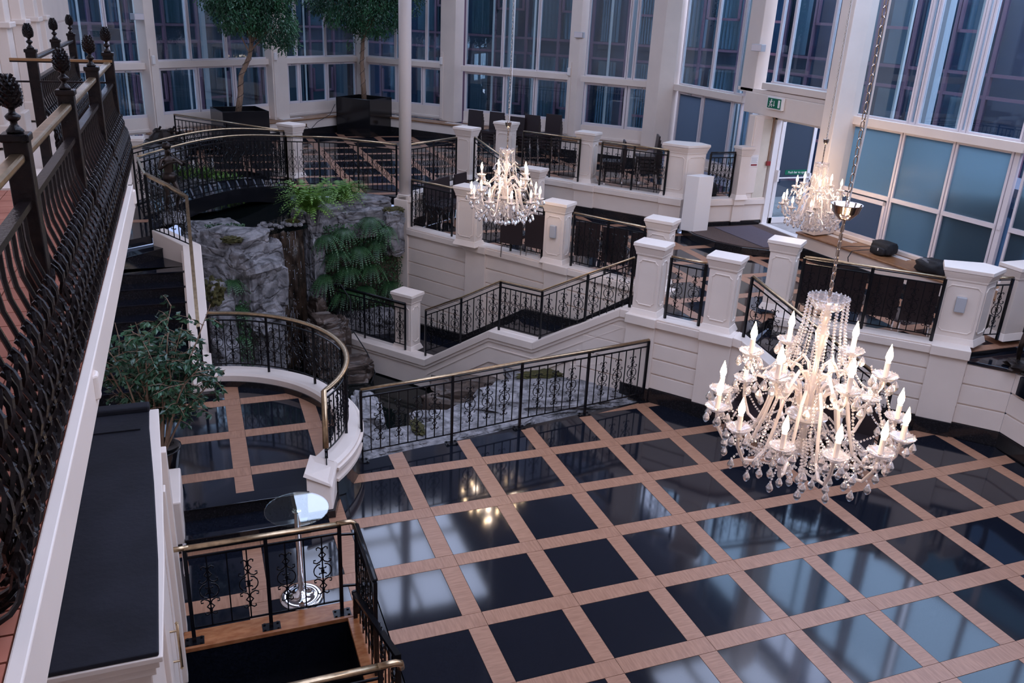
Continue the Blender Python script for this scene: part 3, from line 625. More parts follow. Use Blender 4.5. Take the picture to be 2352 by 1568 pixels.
# railings around the foreground stairwell
g1 = railing('foreground iron railing with brass handrail, beside the glass table', [(-2.84, -2.53, .01), (-2.11, -2.53, .01), (-1.40, -2.53, .01)], h=1.10, plates=True, low=.17, sp=.17, hrail=.068)
obj('handrail_end', M().tube([(-2.98, -2.53, 1.11), (-2.8, -2.53, 1.11)], .026, 8), BRASS, g1, smooth=True)
obj('handrail_end', M().tube([(-1.42, -2.53, 1.11), (-1.28, -2.53, 1.11), (-1.25, -2.54, 1.09), (-1.245, -2.55, 1.04)], .028, 8), BRASS, g1, smooth=True)
obj('bracket', M().bar((-1.40, -2.53, .98), (-1.24, -2.56, .98), .02, .02).bar((-1.40, -2.53, .36), (-1.24, -2.56, .36), .02, .02), IRON, g1)
g2 = railing('black iron guard along the right side of the stairwell', [(-1.24, -2.58, .02), (-1.24, -3.50, .02)], h=1.08, brass=False, low=.12)
g3 = thing('iron_railing', 'black sloping stair rail inside the right side of the stairwell', 'railing', (-1.30, -2.6, .02))
obj('handrail', M().bar((-1.285, -2.62, .32), (-1.26, -4.50, 1.10), .05, .04), IRON, g3)
obj('post', M().box(-1.30, -1.26, -2.66, -2.62, .02, .35), IRON, g3); obj('post', M().box(-1.275, -1.235, -4.5, -4.46, .02, 1.1), IRON, g3)
for k in range(1, 13): obj('baluster', M().box(-1.263, -1.25, -2.64-.15*k, -2.627-.15*k, .05, .32+.0622*k), IRON, g3)
for k in (2, 5, 8, 11): obj('scroll', SCROLL, None, g3, loc=(.045, -.04-.15*k, .33+.03*k), rz=PI/2)
g4 = railing('brass handrail with iron supports at the bottom edge of the picture', [(-2.7, -4.58, .02), (-2.0, -4.58, .02), (-1.42, -4.58, .02)], h=1.10, low=.17, sp=.17, hrail=.068)
obj('handrail_end', M().tube([(-1.44, -4.58, 1.12), (-1.30, -4.58, 1.12), (-1.26, -4.575, 1.10), (-1.25, -4.56, 1.04)], .03, 8), BRASS, g4, smooth=True)
# ================================================================ window walls of the atrium
WN = [0]
def winwall(A, B, muls, lower, zs=2.57, sill=2.95, base=2.04, zb=4.12, zt=9.3, low_mat=None, sashes=(), transom=None, name=None, upper=True):
    """A->B seen from inside left to right; muls: upper mullions (0..1); lower: pane limits (0..1)"""
    WN[0] += 1; F = frame(A, B); L = dist(A, B)
    w = struct('window_%d' % WN[0], M().obox(F, 0, L, .0, .12, zs-.02, sill), CREAM, name or 'tall window wall bay of the atrium', 'window', bevel=.006)
    obj('sill_moulding', M().obox(F, 0, L, -.03, .0, zs+.02, zs+.10), CREAM, w, bevel=.01)
    obj('frame_beam', M().obox(F, -.08, L+.08, -.09, .10, zb, zb+.16), CREAM, w, bevel=.008)
    def rect(a0, a1, z0, z1, fw, b0, b1, nm='frame'):
        m = M(); m.obox(F, a0, a0+fw, b0, b1, z0, z1); m.obox(F, a1-fw, a1, b0, b1, z0, z1); m.obox(F, a0+fw, a1-fw, b0, b1, z0, z0+fw); m.obox(F, a0+fw, a1-fw, b0, b1, z1-fw, z1)
        return obj(nm, m, UPVC, w, bevel=.004)
    lim = [0]+[x*L for x in lower]+[L]
    for i, (a0, a1) in enumerate(zip(lim, lim[1:])):
        f = rect(a0+.01, a1-.01, sill, zb, .07 if i in sashes else .045, .01, .09 if i not in sashes else .10, 'sash' if i in sashes else 'frame')
        mt = low_mat[i] if isinstance(low_mat, (list, tuple)) else (low_mat or GLASSW)
        fw = .07 if i in sashes else .045
        zz = [sill+fw, zb-fw]
        if transom: zz = [sill+fw, transom-.03, transom+.03, zb-fw]
        for z0, z1 in zip(zz[::2], zz[1::2]): obj('pane', M().obox(F, a0+fw+.005, a1-fw-.005, .045, .055, z0, z1), mt[0] if isinstance(mt, tuple) and z0 < sill+.2 else (mt[1] if isinstance(mt, tuple) else mt), w)
        if transom: obj('transom', M().obox(F, a0+.02, a1-.02, .0, .09, transom-.04, transom+.04), UPVC, w)
        if i in sashes: obj('handle', M().obox(F, (a0+a1)/2-.07, (a0+a1)/2+.07, -.03, .01, zb-.055, zb-.03), GREYB, f)
    if upper:
        z2 = 7.3
        lim = [0]+[x*L for x in muls]+[L]
        for a0, a1 in zip(lim, lim[1:]):
            rect(a0+.005, a1-.005, zb+.16, z2, .04, .01, .09); obj('pane', M().obox(F, a0+.045, a1-.045, .045, .055, zb+.2, z2-.04), GLASSW, w)
            rect(a0+.005, a1-.005, z2+.16, zt, .04, .01, .09); obj('pane', M().obox(F, a0+.045, a1-.045, .045, .055, z2+.2, zt-.04), GLASSC, w)
        obj('frame_beam', M().obox(F, -.05, L+.05, -.08, .10, z2, z2+.16), CREAM, w)
    return F, L, w
winwall((-6.6, 12.0), (-4.95, 13.08), [.5], [.5], name='window bay behind the balcony railing, far left')  # bay ends and mullion fractions below were converted from image pixel positions
winwall((-4.86, 13.14), (-3.3, 14.16), [.5], [.45], sashes=(1,), name='window bay left of the first wall column, above the stone bank')
winwall((-3.05, 14.62), (-.12, 16.82), [.285, .607], [.33, .66], sashes=(0, 2), name='window bay behind the left potted tree')
winwall((.46, 17.35), (2.89, 19.15), [.143, .547], [.17, .55], sashes=(0, 2), name='window bay between the two potted trees')
winwall((3.17, 18.99), (5.20, 16.78), [.378, .765], [.40, .72], sashes=(0, 2), name='window bay behind the round column')
winwall((5.54, 15.86), (7.92, 13.30), [.36, .691], [.40, .68], sashes=(0, 2), name='window bay behind the tall stacks of brown chairs')
winwall((8.10, 12.75), (9.45, 11.23), [.60, .70], [.64], sashes=(0, 1), name='window bay above the low stacks of chairs')
winwall((9.82, 10.55), (9.88, 7.7), [.50, .87], [.42, .86], sill=2.55, zs=2.30, low_mat=[FROSTD, FROSTD, GLASSW], sashes=(0,), name='window bay with frosted lower panes left of the door')
FW9, LW9, w9 = winwall((9.96, 4.1), (10.32, .48), [.365, .41, .66, .70, .985], [.352, .665, .97], zs=1.86, sill=1.92, transom=2.85, low_mat=[(FROSTD, FROST), FROST, FROST, FROST], sashes=(), name='large window wall with blue frosted lower panes at the right')
obj('opening_sash', M().obox(FW9, .07, 1.23, -.01, .03, 2.70, 2.78).obox(FW9, .07, .13, -.01, .03, 1.98, 2.78).obox(FW9, 1.17, 1.23, -.01, .03, 1.98, 2.78).obox(FW9, .07, 1.23, -.01, .03, 1.95, 2.02), UPVC, w9)
winwall((10.36, .40), (10.75, -3.4), [.3, .6], [.32, .64], zs=1.86, sill=1.92, transom=2.85, low_mat=[FROST, FROST, FROST], name='frosted window wall continuing past the right edge')
# cream wall columns
def column(poly, z0, z1, label):
    c = struct('trim_column', M().prism(poly, z0, z1), CREAM, label, 'column', bevel=.012); return c
def colat(A, B, a, w, d, z0, z1, label, box=None):
    F = frame(A, B); c = column([F(a, -d), F(a+w, -d), F(a+w, .16), F(a, .16)], z0, z1, label)
    obj('cover_strip', M().obox(F, a+.04, a+.16, -d-.025, -d, z0+.05, 4.62), CREAM, c, bevel=.01)
    if box: obj('alarm_box', M().obox(F, a+.05, a+.15, -d-.075, -d-.025, 4.25, 4.46), WHITE, c, bevel=.012)
    return c, F
colat((-3.36, 14.05), (-3.0, 14.5), .02, .34, .16, 2.57, 9.5, 'cream wall column with a speaker, left of the left potted tree', True)
colat((-.14, 16.75), (.5, 17.3), .0, .62, .18, 2.57, 9.5, 'broad cream wall column between the two potted trees', True)
column([(2.86, 19.05), (3.02, 18.75), (3.22, 18.95), (3.3, 19.4), (2.9, 19.4)], 2.57, 9.5, 'cream column in the corner behind the right potted tree')
colat((5.17, 16.72), (5.6, 15.86), .0, .66, .20, 2.57, 9.5, 'broad cream wall column left of the brown chair stacks', True)
colat((7.95, 13.35), (8.14, 12.85), .0, .40, .14, 2.57, 9.5, 'narrow cream wall column with a speaker in the middle of the window wall', True)
column([(9.22, 11.2), (9.36, 10.78), (9.72, 10.62), (9.95, 10.7), (9.9, 11.3), (9.5, 11.5)], 2.57, 9.5, 'broad cream corner column where the window wall turns to the door')
column([(9.3, 4.18), (9.35, 3.86), (9.78, 3.92), (10.02, 4.0), (10.02, 4.32)], 1.9, 9.5, 'broad cream column right of the glass door')
column([(9.86, 7.72), (9.70, 7.6), (9.70, 7.1), (9.95, 7.0), (10.05, 7.7)], 4.4, 9.5, 'cream column above the left of the door head')
# small boxes on the columns
def spk(loc, rz, label):
    t = thing('wall_speaker', label, 'speaker', loc, rz)
    obj('bracket', M().box(-.03, .03, .05, .15, -.04, .04), WHITE, t, world=False); obj('body', M().box(-.13, .13, -.12, .06, -.075, .075), GREYB, t, world=False, bevel=.01)
    obj('grille', M().box(-.12, .12, -.126, -.12, -.065, .065), UPVC, t, world=False)
spk((-3.40, 13.98, 5.35), .6, 'small white speaker high on the left wall column')
spk((7.98, 13.0, 5.35), -.8, 'small white speaker high on the middle wall column')
spk((9.62, 6.98, 5.38), -1.2, 'white box speaker above the door head, left side')
# benches along the windows
def bench(A, B, d, z0, label, n=2, zt=.53, hid=False):
    F = frame(A, B); L = dist(A, B); t = thing('window_bench', label, 'bench', (*F(L/2, -d/2), z0))
    obj('front', M().obox(F, 0, L, -d+.03, .1, z0+.2, z0+zt-.04), CREAM, t); obj('plinth', M().obox(F, 0, L, -d+.015, .0, z0, z0+.23), GRANB, t, bevel=.004)
    obj('seat_board', M().obox(F, -.02, L+.02, -d-.02, .1, z0+zt-.04, z0+zt), BENCHW, t, bevel=.012)
    for k in range(n):
        a = L*(k+.5)/n-.4; g = M()
        for r in range(5): g.obox(F, a, a+.8, -.20+.022*r, -.19+.022*r, z0+zt, z0+zt+.006)
        g.obox(F, a-.02, a+.82, -.215, -.2, z0+zt, z0+zt+.008); g.obox(F, a-.02, a+.82, -.095, -.08, z0+zt, z0+zt+.008)
        obj('vent_grille', g, WHITE, t)
    return t
bench((-3.5, 14.1), (2.75, 18.85), .42, T2, 'wood topped window bench with black base behind the potted trees', 4)
bench((3.0, 18.75), (9.5, 11.0), .42, T2, 'wood topped window bench behind the upper terrace chairs', 4)
bench((9.93, 4.36), (10.55, -2.2), .66, T1, 'long wood topped window bench under the frosted windows', 5, .52)
def socket(F, a, z, b=-.42):
    return M().obox(F, a, a+.14, b-.005, b+.02, z, z+.09)
FB = frame((3.0, 18.75), (9.5, 11.0)); FA = frame((-3.5, 14.1), (2.75, 18.85))
solo('wall_socket', socket(FB, 1.9, 2.33), BRASSD, 'brass double socket on the bench front right of the round column', 'socket')
solo('wall_socket', socket(FA, 5.1, 2.33), BRASSD, 'brass double socket on the bench front between the potted trees', 'socket')
solo('cable_plug', M().tube([(*FA(5.17, -.43), 2.38), (*FA(5.3, -.5), 2.25), (*FA(5.6, -.5), 2.45), (*FA(6.2, -.45), 2.62), (*FA(6.6, -.3), 2.9)], .009, 5), BLACKF, 'thin black cable from the socket up to the right planter', 'cable')
# ---------------------------------------------------------------- door bay
dh = M().box(9.62, 10.0, 4.25, 7.25, 3.98, 4.42); dh.box(9.70, 10.0, 4.3, 7.7, 4.42, 4.50)
dhs = struct('wall_door_head', dh, CREAM, 'deep cream beam over the glass door, carrying the exit sign', bevel=.01)
obj('upper_sill', M().box(9.66, 9.9, 4.3, 6.75, 4.52, 4.66), CREAM, dhs, bevel=.01)
WN[0] += 1
wu = struct('window_%d' % WN[0], M().box(9.86, 9.95, 4.3, 6.7, 4.64, 4.70), UPVC, 'window above the glass door', 'window')
fm = M()
for y in (4.32, 4.95, 6.2, 6.62): fm.box(9.87, 9.94, y, y+.07, 4.7, 9.3)
obj('mullion', fm, UPVC, wu)
for y0, y1 in ((4.39, 4.95), (5.02, 6.2), (6.27, 6.62)): obj('pane', M().box(9.9, 9.91, y0, y1, 4.7, 9.3), GLASSW, wu)
wl_ = struct('wall_door_left', M().box(9.36, 9.82, 6.40, 6.62, 2.14, 3.98).box(9.82, 10.04, 6.46, 6.62, T1, 4.0), CREAM, 'cream wall panel with a paper notice left of the glass door', bevel=.008)
obj('recess_panel', M().box(9.56, 9.86, 6.385, 6.40, 2.1, 3.9), CREAM2, wl_); obj('cable_duct', M().box(9.84, 9.87, 6.36, 6.39, 2.95, 3.98), BARK, wl_)
obj('wall_panel', M().box(9.38, 9.60, 6.375, 6.40, 2.25, 3.95), CREAM, wl_, bevel=.01)
solo('paper_notice', M().box(9.38, 9.58, 6.365, 6.374, 2.86, 3.12), WHITE, 'small pale blue paper notice with a red foot on the wall left of the door', 'notice')
obj('red_strip', M().box(-.08, .08, -.008, -.004, .02, .055), RED, bpy.data.objects['paper_notice'], world=False)
lines = M()
for k in range(5): lines.box(-.08, .08-.02*(k % 2), -.007, -.004, .085+.026*k, .093+.026*k)
obj('printed_lines', lines, GREYB, bpy.data.objects['paper_notice'], world=False)
solo('call_point', M().box(9.80, 9.90, 6.32, 6.37, 2.88, 2.98), RED, 'small red fire call point beside the door frame', 'alarm', bevel=.008)
WHITED = UPVC
dr = thing('glass_door', 'white framed glass door standing open, with push bar and frosted upper half', 'door', (10.08, 6.36, T1+.17))
z0, z1 = T1+.17, 3.93
fr = M(); x0, x1 = 10.08, 11.06
fr.box(x0, x0+.10, 6.33, 6.39, z0, z1).box(x1-.09, x1, 6.33, 6.39, z0, z1).box(x0, x1, 6.33, 6.39, z0, z0+.14).box(x0, x1, 6.33, 6.39, z1-.08, z1)
obj('leaf_frame', fr, WHITE, dr, bevel=.006)
obj('clear_pane', M().box(x0+.10, x1-.09, 6.355, 6.365, z0+.14, 2.52), GLASSW, dr); obj('frosted_pane', M().box(x0+.10, x1-.09, 6.355, 6.365, 2.58, z1-.08), FROSTD, dr)
obj('push_bar', M().tube([(x0+.05, 6.28, 2.60), (x1-.05, 6.28, 2.60)], .018, 8).box(x0+.02, x0+.07, 6.26, 6.34, 2.52, 2.78).box(x1-.07, x1-.02, 6.26, 6.34, 2.55, 2.70), WHITE, dr)
obj('green_label', M().box(x0+.28, x1-.1, 6.345, 6.352, 2.66, 2.77), GREEN, dr)
def text(body, size, loc, rot, mt, parent, name='lettering', ext=.002):
    c = bpy.data.curves.new(name, 'FONT'); c.body = body; c.size = size; c.extrude = ext; c.materials.append(mt)
    o = bpy.data.objects.new(name, c); COL.objects.link(o); me = bpy.data.meshes.new_from_object(o.evaluated_get(bpy.context.evaluated_depsgraph_get()))
    bpy.data.objects.remove(o); me.materials.clear(); me.materials.append(mt)
    p = ROOTLOC[parent.name]; q = bpy.data.objects.new(name, me); COL.objects.link(q); q.parent = parent
    q.location = (loc[0]-p[0], loc[1]-p[1], loc[2]-p[2]); q.rotation_euler = rot; return q
text('Push bar to open', .075, (x0+.36, 6.343, 2.69), (PI/2, 0, 0), WHITE, dr)
df = thing('door_frame', 'white outer frame and threshold around the open glass door', 'door frame', (10.0, 5.3, T1+.17))
obj('jamb', M().box(9.92, 10.06, 6.34, 6.46, z0, 3.98), WHITE, df); obj('jamb', M().box(9.94, 10.06, 4.32, 4.40, z0, 3.98), WHITE, df)
obj('threshold', M().box(9.86, 10.04, 4.32, 6.36, z0-.01, z0+.015), WHITE, df); obj('head', M().box(9.92, 10.06, 4.32, 6.46, 3.90, 3.98), WHITE, df)
pav = mat('pale_outdoor_paving', (.42, .38, .36), .8, noise_amt=.15, nscale=5)
solo('outdoor_paving', M().box(10.04, 13.5, 2.2, 9.0, T1+.05, T1+.165), pav, 'pale paving outside the open glass door', 'paving')
pt = thing('wood_pallet', 'small dark wooden pallet outside the door', 'pallet', (11.0, 5.75, T1+.17))
for k in range(4): obj('slat', M().box(-.25, .25, -.16+.09*k, -.10+.09*k, .04, .06), BENCHW, pt, world=False)
for k in range(3): obj('block', M().box(-.25+.21*k, -.18+.21*k, -.16, .17, 0, .04), BENCHW, pt, world=False)
# exit sign
es = thing('exit_sign', 'green and white running man exit sign hung on the beam over the door', 'sign', (9.58, 6.05, 4.28))
obj('sign_box', M().box(-.04, .03, -.27, .27, -.13, .13), WHITE, es, world=False, bevel=.01)
obj('green_face', M().box(-.045, -.04, -.23, .23, -.105, .105), GREEN, es, world=False)
pic = M()    # running man, arrow and door on the sign face (seen from -x, so +y is left)
def q(y, z, w, h, r=0):
    c, s = math.cos(r), math.sin(r); P = [(-w/2, -h/2), (w/2, -h/2), (w/2, h/2), (-w/2, h/2)]
    pic.hexa([(-.0455, y+a*c-b*s, z+a*s+b*c) for a, b in P], [(-.049, y+a*c-b*s, z+a*s+b*c) for a, b in P])
q(-.17, 0, .065, .16); q(.0, .01, .016, .09); q(.012, -.045, .035, .014, .8); q(-.012, -.045, .035, .014, -.8)
q(.10, .068, .03, .03, .78); q(.115, .02, .03, .07, .35); q(.08, .03, .06, .015, -.4); q(.145, .02, .05, .015, .9); q(.09, -.03, .05, .018, -.5); q(.07, -.055, .018, .05, .2); q(.14, -.04, .018, .06, -.5); q(.165, -.075, .04, .015, .2)
obj('running_man', pic, WHITE, es, world=False)
# ================================================================ the bedroom wing across the light well
def facade(A, B, label, off=2.9, seed=1, top=7.6, cols=None, hang=True):
    rnd = random.Random(seed); F = frame(A, B); L = dist(A, B)
    t = thing('building_wing', label, 'building', (*F(L/2, off+.4), .8))
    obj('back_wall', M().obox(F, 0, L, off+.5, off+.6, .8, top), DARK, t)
    wb_ = M()
    for z0, z1 in ((.8, 1.7), (6.95, top)): wb_.obox(F, 0, L, off-.02, off+.1, z0, z1)
    obj('wall_band', wb_, FACW, t)
    bars = M()
    for z in (1.7, 4.55, 5.02, 6.9): bars.obox(F, 0, L, off-.03, off+.05, z, z+.07)
    obj('frame_rail', bars, PUR, t)
    n = max(2, round(L/1.15)); w = L/n
    for k in range(n):
        a = k*w; pm = M().obox(F, a, a+.08, off-.04, off+.06, 1.7, 7.2)
        if k % 2 == 0:
            for z0, z1 in ((2.9, 3.7), (5.9, 7.1)):
                pm.obox(F, a+.12, a+w-.06, off-.06, off, z0, z0+.07).obox(F, a+.12, a+.19, off-.06, off, z0, z1).obox(F, a+w-.13, a+w-.06, off-.06, off, z0, z1)
        obj('window_frame', pm, PUR, t)
        for z0, z1 in ((1.77, 4.55), (5.09, 7.1)): obj('pane', M().obox(F, a+.08, a+w, off, off+.01, z0, z1), GLASSF, t)
        if rnd.random() < .9:
            cu = M(); c0 = a+.05+rnd.random()*.3; cw_ = w*(.45+.4*rnd.random()); N = 22
            for z0, z1 in ((1.8, 4.5), (5.1, 7.1)):
                for i in range(N):
                    x0_, x1_ = c0+cw_*i/N, c0+cw_*(i+1)/N; b0 = off+.2+.05*math.sin(i*2.1); b1 = off+.2+.05*math.sin((i+1)*2.1)
                    cu.hexa([(*F(x0_, b0), z0), (*F(x1_, b1), z0), (*F(x1_, b1+.01), z0), (*F(x0_, b0+.01), z0)], [(*F(x0_, b0), z1), (*F(x1_, b1), z1), (*F(x1_, b1+.01), z1), (*F(x0_, b0+.01), z1)])
            obj('curtain', cu, CURT, t)
    return F, L
facade((-9.5, 9.9), (6.2, 21.4), 'courtyard bedroom wing seen through the left windows', seed=3)
facade((.6, 22.2), (11.66, 9.9), 'courtyard bedroom wing seen through the middle windows', seed=5)
facade((13.0, 12.6), (14.2, -6.5), 'courtyard bedroom wing seen through the right windows', off=.6, seed=8, top=7.1)
# slender white posts standing just outside the glass
def post(x, y, w=.05, wide=False):
    m = M().box(x-w/2, x+w/2, y-w/2, y+w/2, .8, 9.0)
    return m
PL = [((-4.86, 13.14), (-3.3, 14.16), [.25, .8]), ((-3.05, 14.62), (-.12, 16.82), [.32, .652]), ((.46, 17.35), (2.89, 19.15), [.353]), ((3.17, 18.99), (5.2, 16.78), [.307]), ((5.54, 15.86), (7.92, 13.3), [.223, .609]), ((8.1, 12.75), (9.45, 11.23), [.27, .90]), ((9.82, 10.55), (9.88, 7.7), [.80]), ((9.96, 4.1), (10.32, .48), [.19, .586]), ((-6.6, 12.0), (-4.95, 13.08), [.5])]
BAYN = ['behind the balcony finials', 'behind the left potted tree', 'between the potted trees', 'behind the right potted tree', 'behind the brown chair stacks', 'above the low chair stacks', 'left of the door', 'above the frosted windows', 'at the far left']
SIDE = ['left', 'right']
for (A, B, L_), nm in zip(PL, BAYN):
    F = frame(A, B); L = dist(A, B)
    for i, tt in enumerate(L_):
        x, y = F(tt*L, .32); solo('outside_post', post(x, y), WHITE, 'slender white post outside the window %s%s' % (nm, (', '+SIDE[i]+' one of two') if len(L_) > 1 else ''), 'post')
for (A, B, tt, nm) in (((-3.05, 14.62), (-.12, 16.82), .47, 'behind the left potted tree'), ((5.54, 15.86), (7.92, 13.3), .40, 'behind the middle chandelier chain'), ((9.82, 10.55), (9.88, 7.7), 1.03, 'beside the door head'), ((9.96, 4.1), (10.32, .48), .40, 'above the frosted windows'), ((8.1, 12.75), (9.45, 11.23), .63, 'above the low chair stacks')):
    F = frame(A, B); L = dist(A, B); x, y = F(tt*L, .30); solo('rain_pipe', post(x, y, .15), mat('pale_pipe', (.55, .57, .60), .5), 'broad pale downpipe outside the window '+nm, 'pipe')
solo('courtyard_ground', M().prism([(-10, 9), (-4.9, 13.4), (3, 19.6), (10.1, 11.2), (10.2, 9.1), (13.6, 9.1), (13.6, -6), (16, -6), (16, 16), (4, 26), (-12, 14)], .7, .8), FACW, 'dark paved ground of the light well', 'ground')
oc = thing('outdoor_blocker', 'dark low canopy added outside to dim the blue frosted windows', 'blocker', (10.9, 1.0, .8))  # stands for a blurred dark shape; added to block light behind the panes
obj('blocker_top', M().box(10.5, 11.6, -2.4, 2.0, 3.36, 3.50), DARK, oc); obj('blocker_side', M().box(10.45, 11.3, -2.2, 1.75, 1.0, 3.0), mat('blue_grey_panel', (.10, .22, .40), .6), oc)
# ================================================================ roof with its glazed openings
rm = M(); X0, X1, Y0, Y1 = -6.5, 10.9, -13.5, 20
xs = sorted({X0, X1}|{s[0] for s in ROOF_OPENINGS}|{s[1] for s in ROOF_OPENINGS}); ys = sorted({Y0, Y1}|{s[2] for s in ROOF_OPENINGS}|{s[3] for s in ROOF_OPENINGS})
for a, b in zip(xs, xs[1:]):
    for c, d in zip(ys, ys[1:]):
        cx, cy = (a+b)/2, (c+d)/2
        if not any(s[0] < cx < s[1] and s[2] < cy < s[3] for s in ROOF_OPENINGS): rm.box(a, b, c, d, ROOFZ, ROOFZ+.12)
cl = struct('ceiling', rm, ROOFM, 'atrium roof with glazed openings, some added for light', 'ceiling')
gm = M()
for x0, x1, y0, y1 in ROOF_OPENINGS:
    k = x0
    while k < x1+.01: gm.box(k-.04, k+.04, y0, y1, ROOFZ-.12, ROOFZ+.02); k += (x1-x0)/max(2, round((x1-x0)/1.1))
    k = y0
    while k < y1+.01: gm.box(x0, x1, k-.05, k+.05, ROOFZ-.16, ROOFZ+.02); k += (y1-y0)/max(2, round((y1-y0)/1.7))
obj('glazing_bars', gm, CREAM2, cl)
# walls behind and beside the camera
struct('wall_back', M().box(-6.5, 10.9, -13.6, -13.4, -1.7, ROOFZ), CREAM, 'plain cream wall behind the camera')
struct('wall_left', M().box(-4.5, -4.3, -13.4, 8.2, -1.7, ROOFZ), CREAM, 'cream banded wall of the building at the left, behind the balconies')
struct('wall_side_right', M().box(10.75, 10.9, -13.4, -3.4, -1.7, ROOFZ), CREAM, 'plain cream wall at the right of the camera')
wl2 = bpy.data.objects['wall_left']
struct('wall_left_filler', M().prism([(-4.5, 8.2), (-4.3, 8.2), (-6.6, 12.1), (-6.8, 12.0)], -1.7, ROOFZ), CREAM, 'cream wall return added out of view to keep sky from leaking in')  # unseen wall added to close the gap where sky light leaked in
for y0, y1 in ((-9.5, -6.0), (-5.9, -2.2), (-2.1, -.2), (4.6, 8.2)):
    k = 4.5
    while k < 9.2: obj('wall_panel', M().box(-4.30, -4.27, y0, y1, k+.012, k+.45-.012), CREAM, wl2, bevel=.006); k += .45
for y in (.3, 1.3, 2.4, 3.5, 4.3): obj('pilaster', M().box(-4.30, -4.18, y-.15, y+.15, 4.4, 9.4).box(-4.30, -4.14, y-.19, y+.19, 4.4, 4.62).box(-4.30, -4.14, y-.19, y+.19, 5.5, 5.56), CREAM, wl2, bevel=.01)
# big round column on its plinth
rc = thing('round_column', 'tall smooth round white column between the ferns and the terrace', 'column', (1.80, 7.95, 2.02))
obj('column_shaft', M().lathe([(.13, 0), (.13, 7.5)], (1.80, 7.95, 2.02), 32), mat('column_white', (.74, .66, .63), .4), rc, smooth=True)
obj('column_plinth', M().prism([(1.78, 7.66), (1.55, 7.95), (1.75, 8.2), (2.06, 7.92)], -1.7, 2.04), CREAM, rc, bevel=.012)
# ================================================================ chairs
def chair_parts():
    seat = M().prism([(-.235, -.24), (.235, -.24), (.23, .20), (-.23, .20)], .42, .485); S1 = mesh_of('seat', seat, LEATH)
    b = M(); N = 6
    for i in range(N):       # slightly curved back panel running down below the seat
        z0, z1 = .30+.66*i/N, .30+.66*(i+1)/N; y = lambda z: .20+.07*max(0, (z-.45))**1.3
        b.hexa([(-.235, y(z0), z0), (.235, y(z0), z0), (.235, y(z0)+.035, z0), (-.235, y(z0)+.035, z0)], [(-.235, y(z1), z1), (.235, y(z1), z1), (.235, y(z1)+.035, z1), (-.235, y(z1)+.035, z1)])
    B1 = mesh_of('backrest', b, LEATH)
    lf = mesh_of('leg', M().tube([(0, 0, .43), (0, 0, 0)], .011, 6), CHROME); lb = mesh_of('leg', M().tube([(0, 0, .43), (0, .035, 0)], .011, 6), CHROME)
    return S1, B1, lf, lb
CS = chair_parts()
def chair(x, y, z, rz, label, group, name='dining_chair'):
    t = thing(name, label, 'chair', (x, y, z), rz, group)
    obj('seat', CS[0], None, t); obj('backrest', CS[1], None, t)
    for sx in (-1, 1): obj('leg', CS[2], None, t, loc=(.21*sx, -.21, 0)); obj('leg', CS[3], None, t, loc=(.21*sx, .18, 0))
    return t
ORD = ['bottom', 'second', 'third', 'fourth', 'fifth', 'sixth']
def stack(x, y, z, rz, n, where, group, dz=.085, sh=.022):
    for k in range(n):
        nm = 'topmost' if k == n-1 else ('lowest' if k == 0 else ORD[k]+' up')
        chair(x-math.sin(rz)*(-sh)*k*0+math.sin(rz)*sh*k, y-math.cos(rz)*sh*k, z+dz*k, rz, 'dark brown leather chair, %s in the stack %s' % (nm, where), group)
A5 = math.atan2(-.785, .62)
AW = math.atan2(-.745, .668)           # along the middle window wall
# chairs face away from the window (their fronts look towards the camera): rz rotates local -y
def facing(dx, dy): return math.atan2(dx, -dy)     # local -y -> (dx, dy)
fo = facing(-.785, -.62)
stack(5.0, 13.3, T2, fo, 4, 'farthest left by the windows', 'stacked chairs on the upper terrace')
stack(5.48, 12.85, T2, fo, 4, 'second from the left by the windows', 'stacked chairs on the upper terrace')
stack(5.95, 12.5, T2, fo, 3, 'hidden behind the chain pillar', 'stacked chairs on the upper terrace')
stack(6.30, 12.25, T2, fo, 4, 'right of the chain pillar', 'stacked chairs on the upper terrace')
stack(6.72, 11.72, T2, fo, 5, 'rightmost by the windows', 'stacked chairs on the upper terrace')
f2 = facing(-.85, .35)
stack(6.98, 8.35, T2, f2, 3, 'behind the upper railing, left', 'low stacks on the upper terrace')
stack(7.72, 8.0, T2, f2, 5, 'behind the upper railing, middle', 'low stacks on the upper terrace')
stack(8.25, 7.45, T2, f2, 3, 'behind the broad angled pillar', 'low stacks on the upper terrace')
f3 = facing(.62, -.785)
stack(2.50, 7.72, T1, f3, 2, 'nearest the round column', 'chairs beside the round column')
stack(2.86, 8.08, T1, f3, 2, 'second from the round column', 'chairs beside the round column')
stack(3.40, 8.52, T1, f3, 2, 'third from the round column', 'chairs beside the round column')
f4 = facing(.785, .62)
chair(3.42, 5.42, T1, facing(.7, .7), 'dark brown chair back behind the railing, left under the middle chandelier', 'terrace edge chairs')
chair(3.80, 5.02, T1, f4, 'dark brown chair back behind the railing, right under the middle chandelier', 'terrace edge chairs')
chair(4.02, 4.90, T1, facing(.7, .7), 'dark brown chair partly hidden left of the pillar with the box light', 'terrace edge chairs')
chair(4.50, 4.32, T1, facing(.62, .78), 'dark brown chair just right of the pillar with the box light', 'terrace edge chairs')
chair(4.82, 3.82, T1, facing(.62, .78), 'middle of three separate dark brown chairs behind the long terrace railing', 'terrace edge chairs')
chair(5.16, 3.36, T1, facing(.62, .78), 'dark brown chair left of the pillar in front of the white pedestal', 'terrace edge chairs')
RW = frame((6.28, .92), (8.33, -1.14))
for k, nm in enumerate(('leftmost', 'second from the left', 'third from the left', 'rightmost')):
    x, y = RW(.52+.52*k, .50); chair(x, y, T1, facing(.70, .71), '%s of four dark chair backs behind the railing above the chandelier' % nm, 'four chairs behind the long railing')
